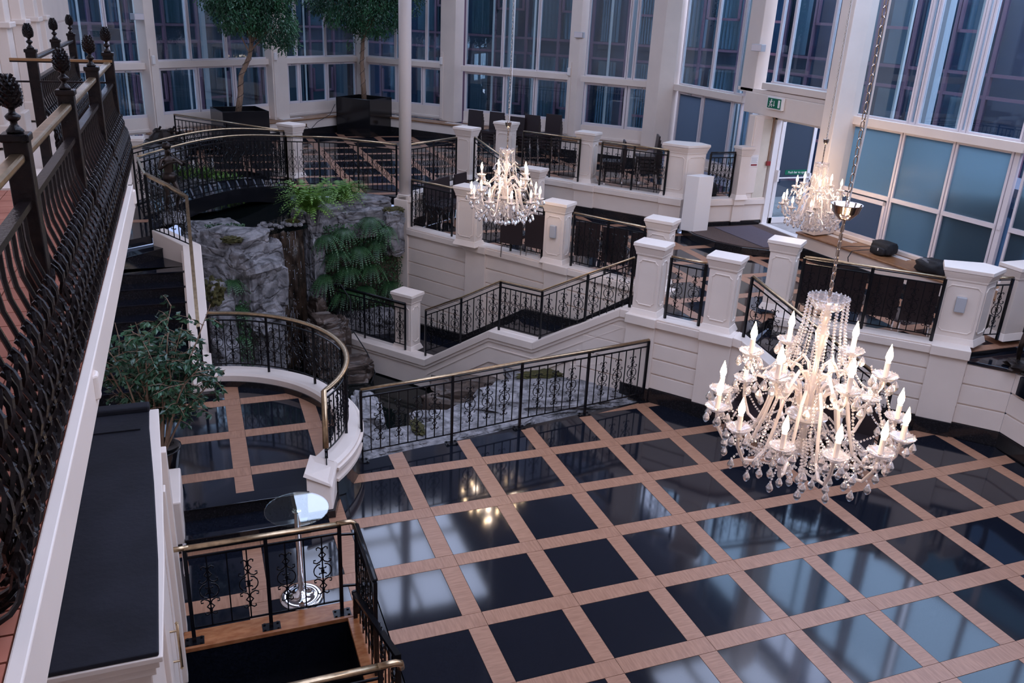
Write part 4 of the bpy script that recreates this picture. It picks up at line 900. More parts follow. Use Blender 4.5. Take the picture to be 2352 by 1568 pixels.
for k, nm in enumerate(('leftmost', 'second', 'third', 'rightmost')):
    x, y = RF(.42+.53*k, -.30); chair(x, y, 0, facing(-.785, -.62), 'dark chair on the lower floor behind the big chandelier, %s of four' % nm, 'four chairs on the lower floor')
# ================================================================ pedestal, table, bags
solo('white_pedestal', M().prism([(7.66, 6.22), (7.84, 5.98), (8.24, 6.02), (8.10, 6.30)], T1+.155, T1+.155+1.22), WHITE, 'tall plain white pedestal standing on the carpeted step', 'pedestal', bevel=.006)
tb = thing('bar_table', 'round glass topped bar table with chrome column and dish foot', 'table', (-1.76, -2.13, 0))
obj('glass_top', M().lathe([(.318, 0), (.322, .004), (.322, .010), (.318, .014)], (-1.76, -2.13, 1.09), 64), GLASST, tb, smooth=False)
obj('column', M().lathe([(.032, .05), (.032, 1.06), (.05, 1.065), (.05, 1.085)], (-1.76, -2.13, 0), 24), CHROME, tb, smooth=True)
obj('foot', M().lathe([(.225, 0), (.225, .012), (.19, .03), (.17, .022), (.12, .035), (.06, .06), (.04, .10)], (-1.76, -2.13, 0), 48), CHROME, tb, smooth=True)
def blob(c, s, seed, rz=0, e=.35, n=3, amp=.12, freq=1.6, ext=0):
    """lumpy rounded block; e<1 makes it boxier"""
    import bmesh
    bm = bmesh.new(); bmesh.ops.create_icosphere(bm, subdivisions=n, radius=1)
    vs = []; cz, sz = math.cos(rz), math.sin(rz); off = Vector((seed*7.3, seed*3.1, seed*1.7))
    for v in bm.verts:
        p = v.co.copy(); p = Vector([math.copysign(abs(x)**e, x) for x in p]); p /= max(1.0, .0001+max(abs(x) for x in p))
        f = 1+amp*noise.fractal(v.co*freq+off, 1, 2.2, 4)*2+amp*.8*(noise.cell(v.co*freq*1.7+off)-.5)
        p = Vector((p.x*s[0]*f, p.y*s[1]*f, p.z*s[2]*f)); vs.append((c[0]+p.x*cz-p.y*sz, c[1]+p.x*sz+p.y*cz, c[2]+p.z))
    fs = [tuple(w.index for w in f.verts) for f in bm.faces]; bm.free()
    m = M(); m.v = vs; m.f = fs; return m
bp = thing('backpack', 'black backpack lying on the long wooden bench with its straps hanging down', 'bag', (9.78, 2.55, 1.89))
obj('body', blob((9.84, 2.45, 2.01), (.17, .24, .125), 3, rz=.15, e=.5, amp=.05), BLACKF, bp, smooth=True)
obj('pocket', blob((9.68, 2.42, 1.97), (.07, .17, .08), 4, rz=.15, e=.5, amp=.04), BLACKF, bp, smooth=True)
obj('strap', M().tube([(9.78, 2.62, 2.0), (9.6, 2.85, 1.93), (9.45, 2.95, 1.92), (9.27, 2.98, 1.90), (9.22, 2.98, 1.75), (9.23, 2.99, 1.64)], .017, 5, flat=.4), BLACKF, bp)
obj('strap', M().tube([(9.7, 2.5, 1.97), (9.5, 2.62, 1.93), (9.28, 2.66, 1.91), (9.22, 2.67, 1.78), (9.23, 2.65, 1.70)], .017, 5, flat=.4), BLACKF, bp)
obj('logo', M().box(9.615, 9.62, 2.36, 2.38, 1.98, 2.03), WHITE, bp)
b2 = thing('duffel_bag', 'black and grey bag half hidden behind the angled pillar on the bench', 'bag', (9.75, 1.15, 1.89))
obj('body', blob((9.72, 1.15, 2.02), (.20, .30, .14), 9, rz=.2, e=.6, amp=.09), BLACKF, b2, smooth=True); obj('panel', blob((9.62, 1.22, 2.09), (.06, .14, .06), 5, e=.6, amp=.05), mat('grey_bag_fabric', (.12, .12, .13), .6), b2, smooth=True)
b3 = thing('sports_bag', 'black bag standing on the upper terrace behind the short dark railing', 'bag', (8.7, 7.0, T2))
obj('body', blob((8.72, 7.0, T2+.19), (.26, .16, .19), 6, e=.6, amp=.07), BLACKF, b3, smooth=True)
obj('handle', M().tube([(8.6, 6.9, T2+.35), (8.65, 6.86, T2+.42), (8.78, 6.86, T2+.42), (8.85, 6.92, T2+.35)], .012, 5), BLACKF, b3)
# ================================================================ planters and potted trees
def planter(c, s, h, rz, label):
    t = thing('planter', label, 'planter', (*c, T2), rz); m = M(); w = .03
    for a, b, c_, d in ((-s, s, -s, -s+w), (-s, s, s-w, s), (-s, -s+w, -s+w, s-w), (s-w, s, -s+w, s-w)): m.box(a, b, c_, d, 0, h)
    obj('box', m, PLANT, t, world=False, bevel=.006); obj('soil', M().box(-s+w, s-w, -s+w, s-w, h-.16, h-.13), SOIL, t, world=False)
def leafmesh(m, p, d, L, w, rnd):
    d = Vector(d).normalized(); u = d.cross(Vector((rnd.uniform(-1, 1), rnd.uniform(-1, 1), rnd.uniform(-.2, 1))))
    if u.length < .05: u = Vector((1, 0, 0))
    u.normalize(); p = Vector(p); nrm = d.cross(u)*(L*.10)
    m.add([p, p+d*L*.45+u*w/2+nrm, p+d*L, p+d*L*.45-u*w/2+nrm, p+d*L*.45-nrm*.2], [(0, 1, 4), (1, 2, 4), (2, 3, 4), (3, 0, 4)])
def tree(name, base, trunk, blobs, nleaf, label, seed, leaf=.085, lw=.038, mt=None, lights=True, tr=.07):
    rnd = random.Random(seed); t = thing(name, label, 'tree', base)
    obj('trunk', M().tube(trunk, [tr*(1-.45*i/(len(trunk)-1)) for i in range(len(trunk))], 9), BARK, t, smooth=True)
    br = M(); top = Vector(trunk[-1]); lm = M(); mid = Vector(trunk[-2])
    for bx, by, bz, r, h in blobs:
        c = Vector((bx, by, bz))
        for k in range(5):
            e = c+Vector((rnd.uniform(-.6, .6)*r, rnd.uniform(-.6, .6)*r, rnd.uniform(-.5, .5)*h)); s = top if rnd.random() < .5 else mid.lerp(top, rnd.random())
            br.tube([s, s.lerp(e, .5)+Vector((0, 0, .12)), e], [.022, .014, .005], 4)
    obj('branches', br, BARK, t)
    tot = sum(b[3]**2*b[4] for b in blobs)
    for bx, by, bz, r, h in blobs:
        nn = int(nleaf*1.5*r*r*h/tot/6)
        for k in range(nn):       # hanging twigs carrying six leaves each
            a = rnd.uniform(0, 2*PI); rr = r*rnd.random()**.42; zz = rnd.uniform(-1, 1); rr *= math.sqrt(max(.05, 1-zz*zz*.85))
            x, y, z = bx+rr*math.cos(a), by+rr*math.sin(a), bz+zz*h; o = Vector((math.cos(a), math.sin(a), 0))*.35
            for q_ in range(6):
                d = Vector((rnd.gauss(0, .5)+o.x, rnd.gauss(0, .5)+o.y, -.75+rnd.gauss(0, .35)))
                leafmesh(lm, (x+o.x*.04*q_+rnd.gauss(0, .03), y+o.y*.04*q_+rnd.gauss(0, .03), z-.045*q_), d, leaf*rnd.uniform(.7, 1.2), lw*rnd.uniform(.8, 1.2), rnd)
    lo = obj('foliage', lm, mt or LEAF, t, kind='stuff')
    if lights:
        w = M(); pts = []
        T = [Vector(p) for p in trunk]
        for i in range(60):
            f = i/59*(len(T)-1.001); k = int(f); p = T[k].lerp(T[k+1], f-k); a = i*.75; pts.append(p+Vector((math.cos(a), math.sin(a), 0))*tr*.95)
        obj('light_string', M().tube(pts, .006, 4), BLACKF, t)
    return t
planter((-1.15, 14.25), .60, 1.12, .22, 'glossy black square planter of the left potted tree, behind the footbridge railings')
planter((2.78, 17.45), .62, 1.13, PI/4, 'glossy black square planter set cornerwise in the window corner')
tree('potted_ficus', (-1.2, 14.2, 3.02), [(-1.2, 14.2, 3.0), (-1.1, 14.2, 3.5), (-1.05, 14.2, 4.0), (-.8, 14.2, 4.5), (-.72, 14.2, 4.9)],
     [(-.95, 14.1, 5.75, .75, .55), (-.15, 14.1, 5.45, .60, .52), (-1.4, 14.2, 6.1, .6, .4), (-.4, 14.2, 6.4, 1.0, .6), (.15, 14.0, 5.15, .28, .4)], 13000, 'left indoor ficus tree with a bare leaning trunk and dense hanging crown', 11, tr=.085)
tree('potted_ficus', (2.78, 17.4, 3.02), [(2.78, 17.4, 3.0), (2.75, 17.4, 3.6), (2.72, 17.4, 4.2), (2.76, 17.4, 4.7), (2.78, 17.4, 5.1)],
     [(2.2, 17.1, 6.0, .9, .65), (3.0, 17.1, 5.75, .85, .65), (3.5, 17.0, 5.9, .55, .5), (1.6, 17.1, 6.1, .6, .45), (2.8, 17.1, 6.8, 1.3, .5), (2.35, 17.2, 5.15, .16, .4), (4.0, 16.9, 6.2, .5, .45)], 15000, 'right indoor ficus tree with a straight trunk in the window corner', 12, tr=.085)
# large foreground ficus
fc = thing('ficus_plant', 'large leafy ficus in front of the black stair, beside the balcony edge', 'plant', (-3.15, .35, .34))
rnd = random.Random(5); st_ = M(); lv = M(); pot = M().lathe([(.20, 0), (.26, .34), (.27, .36), (.24, .36), (.23, .30)], (-3.15, .35, .34), 20)
obj('pot', pot, PLANT, fc, smooth=True)
for k in range(20):
    a = rnd.uniform(0, 2*PI); R = rnd.uniform(.1, .72); zt = rnd.uniform(1.5, 2.62)-.25*R
    p0 = Vector((-3.15+.08*math.cos(a), .35+.08*math.sin(a), .65)); p3 = Vector((-3.1+R*math.cos(a)*1.2, .45+R*math.sin(a), zt))
    p1 = p0.lerp(p3, .35)+Vector((0, 0, .18)); p2 = p0.lerp(p3, .7)+Vector((rnd.uniform(-.06, .06), 0, .12)); P_ = [p0, p1, p2, p3]
    st_.tube(P_, [.016, .012, .008, .004], 5)
    for j in range(11):
        f = rnd.uniform(.7, 2.98); i = int(f); s = P_[i].lerp(P_[i+1], f-i); d = Vector((rnd.gauss(0, 1), rnd.gauss(0, 1), rnd.gauss(.1, .5))).normalized()*rnd.uniform(.18, .46); e = s+d
        st_.tube([s, s.lerp(e, .5)+Vector((0, 0, .03)), e], [.006, .004, .002], 4)
        for q_ in range(13):
            g = (q_+.5)/13; leafmesh(lv, s.lerp(e, g), Vector((rnd.gauss(0, .7)+d.x, rnd.gauss(0, .7)+d.y, -.35+rnd.gauss(0, .35))), .10*rnd.uniform(.6, 1.15), .052*rnd.uniform(.8, 1.15), rnd)
obj('stems', st_, BARK, fc); obj('foliage', lv, LEAF2, fc, kind='stuff')
# ================================================================ rocks, waterfall, pools
solo('upper_pool', M().prism([(-2.5, 6.6), (-1.45, 6.5), (-.5, 6.95), (.1, 7.6), (1.5, 8.3), (.4, 9.2), (-.6, 10.3), (-2.6, 12.6), (-3.7, 11.8), (-3.4, 8.4), (-2.6, 7.4)], 1.70, 1.78), WATER, 'dark water of the upper pool under the footbridge', 'pool')
solo('lower_pond', M().prism([(-4, .7), (4.4, 1.2), (5.0, 3.0), (1.9, 8.4), (-3.4, 8)], -1.3, -1.12), WATER, 'dark water of the sunken pond between the curved curb and the zigzag stair', 'pond')
def rock(c, s, seed, label, mt=None, rz=0, e=.45, amp=.10, n=4, freq=1.5, name='boulder', group=None):
    m = blob(c, s, seed, rz, e, n, amp, freq); o = solo(name, m, mt or ROCK, label, 'rock', group); return o
rock((-1.95, 6.15, 1.0), (.58, .95, .86), 1, 'broad flat topped grey boulder with moss, left of the waterfall lip', rz=.75, n=5)
rock((-2.15, 7.05, 1.62), (.55, .75, .24), 2, 'low grey rock ledge with ivy at the pool edge under the stair railing', rz=.3)
rock((-2.28, 5.4, .55), (.26, .38, .72), 3, 'narrow grey rock under the orange moss beside the white stringer', rz=.5)
rock((-2.2, 5.05, -.35), (.22, .3, .62), 4, 'smooth grey rock standing beside the white stringer, low down', rz=.4)
rock((-1.45, 6.35, -.1), (.40, .40, 1.15), 5, 'tall jagged grey rock face left of the waterfall', rz=.6, n=5)
rock((-1.28, 6.55, 1.05), (.26, .34, .62), 22, 'rounded grey rock shoulder at the left of the waterfall lip', rz=.5)
rock((-1.55, 6.2, -.95), (.5, .35, .35), 23, 'pale rock foot left of the waterfall basin', rz=.5)
rock((-.35, 7.35, 1.0), (.17, .4, 1.0), 6, 'ragged grey rock edge right of the waterfall', rz=.3, amp=.16, n=5)
rock((-.30, 6.95, -.3), (.16, .3, .55), 24, 'brown grey rock foot right of the waterfall', ROCKB, rz=.3, amp=.16)
rock((-.05, 7.75, 1.72), (.55, .45, .30), 7, 'flat grey rock carrying the large bright fern', rz=.4)
rock((.75, 8.2, 1.80), (.75, .42, .24), 8, 'long flat grey rock behind the ferns at the terrace edge', rz=.15, e=.4)
rock((.75, 7.65, 1.62), (.55, .25, .3), 25, 'grey rock shelf above the dark hanging ferns', rz=.2, e=.4)
rock((1.42, 7.55, 1.38), (.26, .24, .50), 9, 'grey rock lump beside the column plinth with a moss cap', rz=.3, e=.5)
rock((1.2, 8.45, 1.93), (.42, .22, .10), 10, 'thin flat stones at the foot of the bending railing', rz=-.3, e=.4)
rock((-.2, 6.3, -.55), (.40, .35, .62), 11, 'large dark brown rock beside the lower pond, left of the iron railing', ROCKB, rz=.2, n=5)
rock((.25, 5.85, -.95), (.36, .30, .26), 12, 'round dark brown boulder under the end of the white stair wall', ROCKB)
rock((.7, 7.0, -.65), (.8, .3, .55), 13, 'grey rocks behind the left pond railing', rz=-.2)
rock((2.15, 3.55, -.85), (1.05, .5, .42), 14, 'long smooth brown boulder lying under the zigzag stair', ROCKB, rz=-.45, e=.5)
rock((3.1, 2.55, -.45), (.85, .45, .42), 15, 'brown capped boulder against the front wall', ROCK, rz=-.5)
rock((2.85, 2.0, -.25), (1.15, .6, .26), 16, 'wide pale rock slab sloping to the pond, right part', ROCKP, rz=-.12, amp=.14)
rock((1.45, 1.55, -.28), (.95, .55, .24), 17, 'pale rough rock slab at the pond edge behind the middle of the railing', ROCKP, rz=.15, amp=.14)
rock((.25, 1.12, -.14), (.85, .42, .15), 18, 'pale flat rock slab in front of the left end of the pond railing', ROCKP, rz=.12, amp=.12)
rock((-.18, 2.35, -.55), (.26, .75, .52), 19, 'pale upright rock beside the curved white curb', ROCKP, rz=-.1)
rock((.55, 1.75, -.10), (.16, .14, .12), 20, 'small rounded pale stone on the slab by the moss', ROCKP)
rock((3.9, 1.75, -.18), (.45, .38, .20), 21, 'pale stone wedge at the foot of the front wall', ROCKP, rz=-.3)
# stone bank and planting behind the footbridge
rock((-3.7, 11.6, 2.12), (1.1, .5, .40), 31, 'grey stone bank under the far left window', rz=.5)
rock((-3.0, 10.6, 1.95), (.5, .4, .28), 32, 'grey stone behind the footbridge, left'); rock((-1.3, 10.7, 1.82), (.8, .35, .16), 33, 'flat pale stones behind the footbridge, middle', ROCKP, rz=-.6)
rock((-2.1, 10.9, 1.82), (.55, .4, .18), 34, 'low pale stones among the bright plants behind the bridge', ROCKP)
# pebbles at the lip
rnd = random.Random(3)
for k in range(40):
    a = rnd.random(); x = -1.44+1.0*a+rnd.gauss(0, .05); y = 6.62+.42*a+rnd.gauss(.04, .12)
    s = rnd.uniform(.04, .065); solo('pebble', blob((x, y, 1.81+.03*rnd.random()), (s*1.3, s, s*.7), k, rnd.random()*3, .9, 1, .03), ROCKP if k % 3 else ROCK, 'small pale rounded pebble on the waterfall lip', 'pebble', 'pebbles along the waterfall lip', smooth=True)
# wet stone sheet of the fall
fw = M(); NX, NZ = 26, 60
for j in range(NZ+1):
    for i in range(NX+1):
        s = i/NX; z = 1.76-2.9*j/NZ; x = -1.36+.86*s; y = 6.62+.40*s-.10*(j/NZ)+.11*noise.fractal(Vector((s*4, z*1.4, 3.3)), 1, 2.1, 5)-(.05 if j else 0)
        fw.v.append((x, y, z))
for j in range(NZ):
    for i in range(NX): a = j*(NX+1)+i; fw.f.append((a, a+NX+1, a+NX+2, a+1))
n0 = len(fw.v); fw.v += [(x, y+.35, z) for x, y, z in fw.v[:n0]]
for j in range(NZ):
    for i in (0, NX): a = j*(NX+1)+i; b = a+NX+1; fw.f.append((a, a+n0, b+n0, b) if i == 0 else (a, b, b+n0, a+n0))
wfm = solo('waterfall_face', fw, FALL, 'dark brown wet rock face of the waterfall', 'rock', smooth=True)
wt = M(); rnd = random.Random(8)
for k in range(46):
    s = min(.95, max(.05, rnd.gauss(.52, .17))); z = rnd.uniform(-.9, 1.72); L_ = rnd.uniform(.04, .22)
    x = -1.36+.86*s; y = 6.50+.40*s-.10*(1.76-z)/2.9; wt.tube([(x, y, z), (x+rnd.gauss(0, .005), y-.01, z-L_)], [.004, .0022], 4)
for k in range(160):
    s = min(.98, max(.02, rnd.gauss(.52, .2))); z = rnd.uniform(-1.05, 1.7); x = -1.36+.86*s; y = 6.48+.40*s-.10*(1.76-z)/2.9+rnd.gauss(0, .03); r = rnd.uniform(.002, .0045); wt.box(x-r, x+r, y-r, y+r, z-r*2, z+r*2)
solo('falling_water', wt, DROPW, 'thin threads and drops of water running down the dark rock', 'water', kind='stuff')
# moss cushions
def moss(c, s, seed, label): solo('moss_cushion', blob(c, s, seed, 0, .8, 4, .16, 3), MOSS, label, 'moss')
moss((-1.87, 5.74, 1.875), (.21, .14, .06), 1, 'olive green moss cushion on the broad flat boulder')
moss((-.70, 6.95, 1.86), (.13, .09, .06), 2, 'small moss tuft among the pebbles on the lip')
moss((-2.26, 5.25, 1.08), (.18, .3, .24), 3, 'orange brown moss beside the white stringer'); moss((-2.2, 4.9, -.95), (.2, .3, .5), 4, 'dark green moss low beside the stringer')
moss((1.46, 7.62, 1.86), (.22, .18, .06), 5, 'brownish moss cap on the rock by the column plinth'); moss((.38, 1.32, .0), (.10, .24, .06), 6, 'yellow green moss on the pale slab behind the railing')
moss((3.05, 2.75, -.02), (.5, .16, .06), 7, 'tan moss along the boulder against the front wall')
# ferns
def fern(name, c, n, L, label, seed, mt, up=.9, dirv=None, cat='fern', w=.055, leaflets=13):
    rnd = random.Random(seed); m = M()
    for k in range(n):
        a = 2*PI*k/n+rnd.gauss(0, .25); d = Vector((math.cos(a), math.sin(a), 0))
        if dirv:
            d = (Vector(dirv)+Vector((rnd.gauss(0, .55), rnd.gauss(0, .3), 0))).normalized()
        l = L*rnd.uniform(.65, 1.1); u_ = up*rnd.uniform(.5, 1.2); P_ = []
        for i in range(leaflets+1):
            s = i/leaflets; P_.append(Vector(c)+d*l*(s*.85)+Vector((0, 0, l*(u_*s-1.25*s*s*(.55+.3*u_)))))
        side = d.cross(Vector((0, 0, 1))).normalized()
        for i in range(1, leaflets+1):
            p = P_[i]; t_ = (P_[i]-P_[i-1]).normalized(); ww = w*math.sin(PI*min(1, .12+.88*i/leaflets))**.6*(1.05-.75*i/leaflets)*L*2.6; h = .30*(P_[i]-P_[i-1]).length
            for s_ in (-1, 1):
                e = p+side*s_*ww+t_*ww*.45+Vector((0, 0, -.12*ww)); m.add([p-t_*h, p+t_*h, e], [(0, 1, 2)])
        m.tube([P_[0], P_[leaflets//2], P_[-1]], [.004, .003, .001], 3)
    return solo(name, m, mt, label, cat)
fern('boston_fern', (-.35, 7.05, 1.98), 110, .82, 'large bright green fern to the right of the waterfall lip', 1, FERN, up=1.9)
fern('boston_fern', (.42, 7.95, 2.02), 100, .72, 'second bright green fern, in front of the bending railing', 2, FERN, w=.06, up=1.5)
DN = (-.35, -1, 0)
spots = [(-.05, 7.15, 1.45), (.42, 7.3, 1.65), (.95, 7.42, 1.72), (1.28, 7.45, 1.62), (.15, 7.1, 1.12), (.62, 7.25, 1.25), (1.1, 7.4, 1.25), (-.02, 7.0, .75), (.42, 7.15, .80), (.85, 7.28, .82), (.3, 7.05, .35), (.75, 7.2, .35), (1.42, 7.5, .35)]
WH = ['highest at the left', 'upper left', 'upper middle', 'upper right under the grey lump', 'left, second row', 'centre, second row', 'right, second row', 'left, third row', 'centre, third row', 'right, third row', 'left, lowest row', 'centre, lowest row', 'low right beside the wall']
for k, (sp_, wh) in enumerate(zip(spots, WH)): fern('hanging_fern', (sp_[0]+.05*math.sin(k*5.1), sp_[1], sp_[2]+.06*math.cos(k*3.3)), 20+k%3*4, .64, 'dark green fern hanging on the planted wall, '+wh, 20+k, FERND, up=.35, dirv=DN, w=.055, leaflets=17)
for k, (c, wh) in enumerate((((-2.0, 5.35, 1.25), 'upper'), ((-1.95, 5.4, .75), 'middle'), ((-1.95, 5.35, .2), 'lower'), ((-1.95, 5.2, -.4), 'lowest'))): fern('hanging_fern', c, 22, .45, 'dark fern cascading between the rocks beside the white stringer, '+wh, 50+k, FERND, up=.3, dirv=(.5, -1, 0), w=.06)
def ivy(x0, x1, yf, z0, z1, n, label, seed, s=.05, mt=None):
    rnd = random.Random(seed); m = M()
    for k in range(n):
        x = rnd.uniform(x0, x1); z = rnd.uniform(z0, z1); leafmesh(m, (x, yf(x)+rnd.gauss(0, .05), z), (rnd.gauss(0, .6), -.6+rnd.gauss(0, .3), -.5+rnd.gauss(0, .4)), s*rnd.uniform(.7, 1.3), s*.75, rnd)
    solo('ivy', m, mt or FERND, label, 'ivy', kind='stuff')
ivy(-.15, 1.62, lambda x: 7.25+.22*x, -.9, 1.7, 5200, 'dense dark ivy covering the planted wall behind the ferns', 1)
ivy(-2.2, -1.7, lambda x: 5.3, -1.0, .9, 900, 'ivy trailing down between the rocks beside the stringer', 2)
ivy(-2.3, -1.6, lambda x: 6.75, 1.84, 1.92, 260, 'small ivy patch at the pool edge behind the stair railing', 3)
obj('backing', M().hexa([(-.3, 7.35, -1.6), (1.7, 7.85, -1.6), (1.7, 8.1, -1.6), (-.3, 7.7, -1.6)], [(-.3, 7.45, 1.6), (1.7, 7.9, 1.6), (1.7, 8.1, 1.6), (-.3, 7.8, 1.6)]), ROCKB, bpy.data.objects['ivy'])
def tuft(c, n, L, label, seed, mt, w=.02, name='leafy_plant'):
    rnd = random.Random(seed); m = M()
    for k in range(n):
        a = rnd.uniform(0, 2*PI); d = Vector((math.cos(a), math.sin(a), rnd.uniform(.6, 2))).normalized(); b = Vector(c)+Vector((rnd.gauss(0, .12), rnd.gauss(0, .12), 0)); leafmesh(m, b, d, L*rnd.uniform(.6, 1.2), w, rnd)
    solo(name, m, mt, label, 'plant')
tuft((-2.75, 10.4, 2.1), 90, .35, 'bright green plant with pale blooms behind the footbridge rails, left', 1, FERN, .05); tuft((-2.2, 10.9, 2.0), 90, .3, 'bright green plant behind the bridge rails, middle', 2, FERN, .05)
tuft((-1.7, 10.6, 1.95), 70, .25, 'low green plant behind the bridge rails, right', 3, FERN, .05)
wb2 = M(); rnd = random.Random(2)
for k in range(9): x = -2.75+rnd.gauss(0, .3); y = 10.3+rnd.gauss(0, .15); wb2.lathe([(.003, 0), (.03, .08), (.012, .16), (.002, .2)], (x, y, 2.28+rnd.random()*.12), 6)
solo('white_blooms', wb2, WHITE, 'slender white blooms standing above the bright plants', 'flower')
tuft((-.35, 10.6, 1.95), 40, .2, 'small plant behind the pillar at the bridge end', 5, FERN, .03)
solo('black_cable', M().tube([(-.25, 7.0, .55), (.15, 6.6, .62), (.3, 6.45, .35), (.28, 6.2, -.2), (.52, 5.9, -.62), (.62, 5.6, -.95), (.5, 5.5, -1.15)], .012, 6), BLACKF, 'black cable looping over the brown rock down into the pond', 'cable')
# turtle sculpture with two small ones on its back
tu = thing('turtle_sculpture', 'dark bronze turtle with two small turtles on its shell, on the stone bank', 'sculpture', (-3.2, 12.2, 2.35))
obj('shell', M().lathe([(.30, 0), (.36, .06), (.33, .14), (.22, .24), (.08, .29), (.01, .30)], (-3.2, 11.9, 2.42), 16), BRONZE, tu, smooth=False)
obj('head', blob((-2.78, 11.85, 2.62), (.10, .06, .07), 1, e=.9, n=2, amp=.03), BRONZE, tu, smooth=True); obj('neck', M().tube([(-2.98, 11.88, 2.5), (-2.8, 11.86, 2.6)], .05, 8), BRONZE, tu, smooth=True)
for sx, sy in ((-.26, -.2), (.24, -.22), (-.26, .2), (.24, .2)): obj('flipper', blob((-3.2+sx*1.3, 11.9+sy*1.2, 2.42), (.14, .07, .04), 2, rz=sx*3, e=.9, n=2, amp=.03), BRONZE, tu, smooth=True)
for x_ in (-3.34, -3.02): obj('small_turtle', M().lathe([(.10, 0), (.10, .04), (.04, .09), (.005, .1)], (x_, 11.85, 2.66), 10).tube([(x_+.05, 11.83, 2.72), (x_+.10, 11.82, 2.80)], .025, 6), BRONZE, tu)
tu.location = (-3.05, 13.6, 2.40); rock((-3.15, 13.3, 2.2), (.62, .28, .28), 35, 'grey stone bank carrying the bronze turtle')
# ================================================================ figures
def skin_figure(name, joints, edges, radii, mt, parent, sub=2):
    me = bpy.data.meshes.new(name); me.from_pydata(joints, edges, []); me.materials.append(mt)
    o = bpy.data.objects.new(name, me); COL.objects.link(o); o.parent = parent
    sk = o.modifiers.new('skin', 'SKIN'); sk.use_smooth_shade = True
    for i, r in enumerate(radii):
        v = me.skin_vertices[0].data[i]; v.radius = r if isinstance(r, tuple) else (r, r); v.use_root = (i == 0)
    sb = o.modifiers.new('sub', 'SUBSURF'); sb.levels = sub; sb.render_levels = sub
    return o
def human(parent, mt, H=1.0, arms=None, legs=None, twist=0, name='body', head=True):
    """arms/legs: joint lists (local metres for H = 1.7)"""
    k = H/1.7; J = []; E_ = []; R_ = []
    def a(p, r, q=None):
        J.append(tuple(c*k for c in p)); R_.append((r[0]*k, r[1]*k) if isinstance(r, tuple) else r*k)
        if q is not None: E_.append((q, len(J)-1))
        return len(J)-1
    pel = a((0, 0, .92), (.145, .10)); wa = a((0, .0, 1.08), (.115, .085), pel); ch = a((0, .0, 1.28), (.15, .10), wa); sh = a((0, .01, 1.40), (.10, .07), ch); nk = a((0, 0, 1.48), .05, sh)
    hd = a((0, -.01, 1.56), (.065, .075), nk); ht = a((0, -.01, 1.66), (.062, .072), hd)
    for s, A_ in zip((-1, 1), arms):
        q_ = a((.17*s, .0, 1.37), .055, sh)
        for p, r in zip(A_, (.042, .036, .026, .03, .016)): q_ = a(p, r, q_)
    for s, Lg in zip((-1, 1), legs):
        q_ = a((.09*s, 0, .86), .085, pel)
        for p, r in zip(Lg, (.072, .052, .052, .034, .036, .026)): q_ = a(p, r, q_)
    return skin_figure(name, J, E_, R_, mt, parent)
by = thing('bronze_boy', 'dark bronze statue of a boy playing a pipe, beside the footbridge', 'statue', (-2.86, 7.02, 2.10), .35)
human(by, BRONZE, 1.22, arms=[[(-.27, -.10, 1.15), (-.12, -.34, 1.34), (.0, -.40, 1.38), (.05, -.42, 1.38), (.08, -.43, 1.38)], [(.34, -.12, 1.22), (.30, -.36, 1.38), (.24, -.44, 1.40), (.20, -.47, 1.40), (.17, -.48, 1.40)]],
      legs=[[(-.11, -.02, .68), (-.11, -.05, .48), (-.12, .0, .28), (-.12, .02, .09), (-.12, -.10, .03), (-.12, -.17, .03)], [(.12, -.10, .70), (.15, -.17, .50), (.14, -.02, .30), (.13, .06, .10), (.14, -.05, .03), (.14, -.12, .03)]])
obj('hair', blob((0, .01, 1.235), (.078, .085, .07), 3, e=.9, n=3, amp=.12, freq=4), BRONZE, by, world=False, smooth=True)
obj('nose', M().lathe([(.014, -.015), (.012, .0), (.004, .018)], (0, -.075, 1.175), 6), BRONZE, by, world=False)
obj('pipe', M().tube([(.0, -.09, 1.15), (.10, -.34, 1.02), (.16, -.48, .98)], .011, 8), BRONZE, by, world=False)
obj('loincloth', M().lathe([(.115, .0), (.125, .08), (.105, .16)], (0, 0, .60), 14), BRONZE, by, world=False, smooth=True)
solo('statue_rock', blob((-2.86, 7.02, 2.0), (.24, .22, .11), 5, e=.6, n=3), ROCK, 'low grey rock under the bronze boy', 'rock')
bg_ = thing('bronze_figure', 'dark bronze figure on the black shelf, cut by the right edge', 'statue', (8.98, -1.62, 1.29), -.5)
human(bg_, BRONZE, 1.35, arms=[[(-.30, .0, 1.12), (-.24, -.14, .92), (-.22, -.2, .85), (-.21, -.22, .82), (-.2, -.24, .79)], [(.30, .0, 1.12), (.3, -.1, .9), (.3, -.15, .84), (.3, -.17, .8), (.3, -.19, .78)]],
      legs=[[(-.20, -.05, .70), (-.26, -.10, .50), (-.20, .04, .30), (-.15, .10, .12), (-.2, -.0, .08), (-.22, -.07, .07)], [(.12, -.0, .68), (.12, -.02, .50), (.12, .02, .28), (.12, .04, .12), (.12, -.08, .07), (.12, -.15, .06)]])
obj('rock_base', blob((0, 0, .04), (.34, .22, .06), 7, e=.6, n=3, amp=.2), BRONZE, bg_, world=False)
obj('drapery', M().lathe([(.13, 0), (.15, .1), (.11, .25)], (0, 0, .62), 14), BRONZE, bg_, world=False, smooth=True); obj('hair', blob((0, .01, 1.30), (.085, .09, .07), 8, e=.9, n=3, amp=.1), BRONZE, bg_, world=False, smooth=True)
pn = thing('person', 'person in dark jacket and blue jeans standing outside behind the glass door', 'person', (10.62, 7.25, T1+.17), .1)
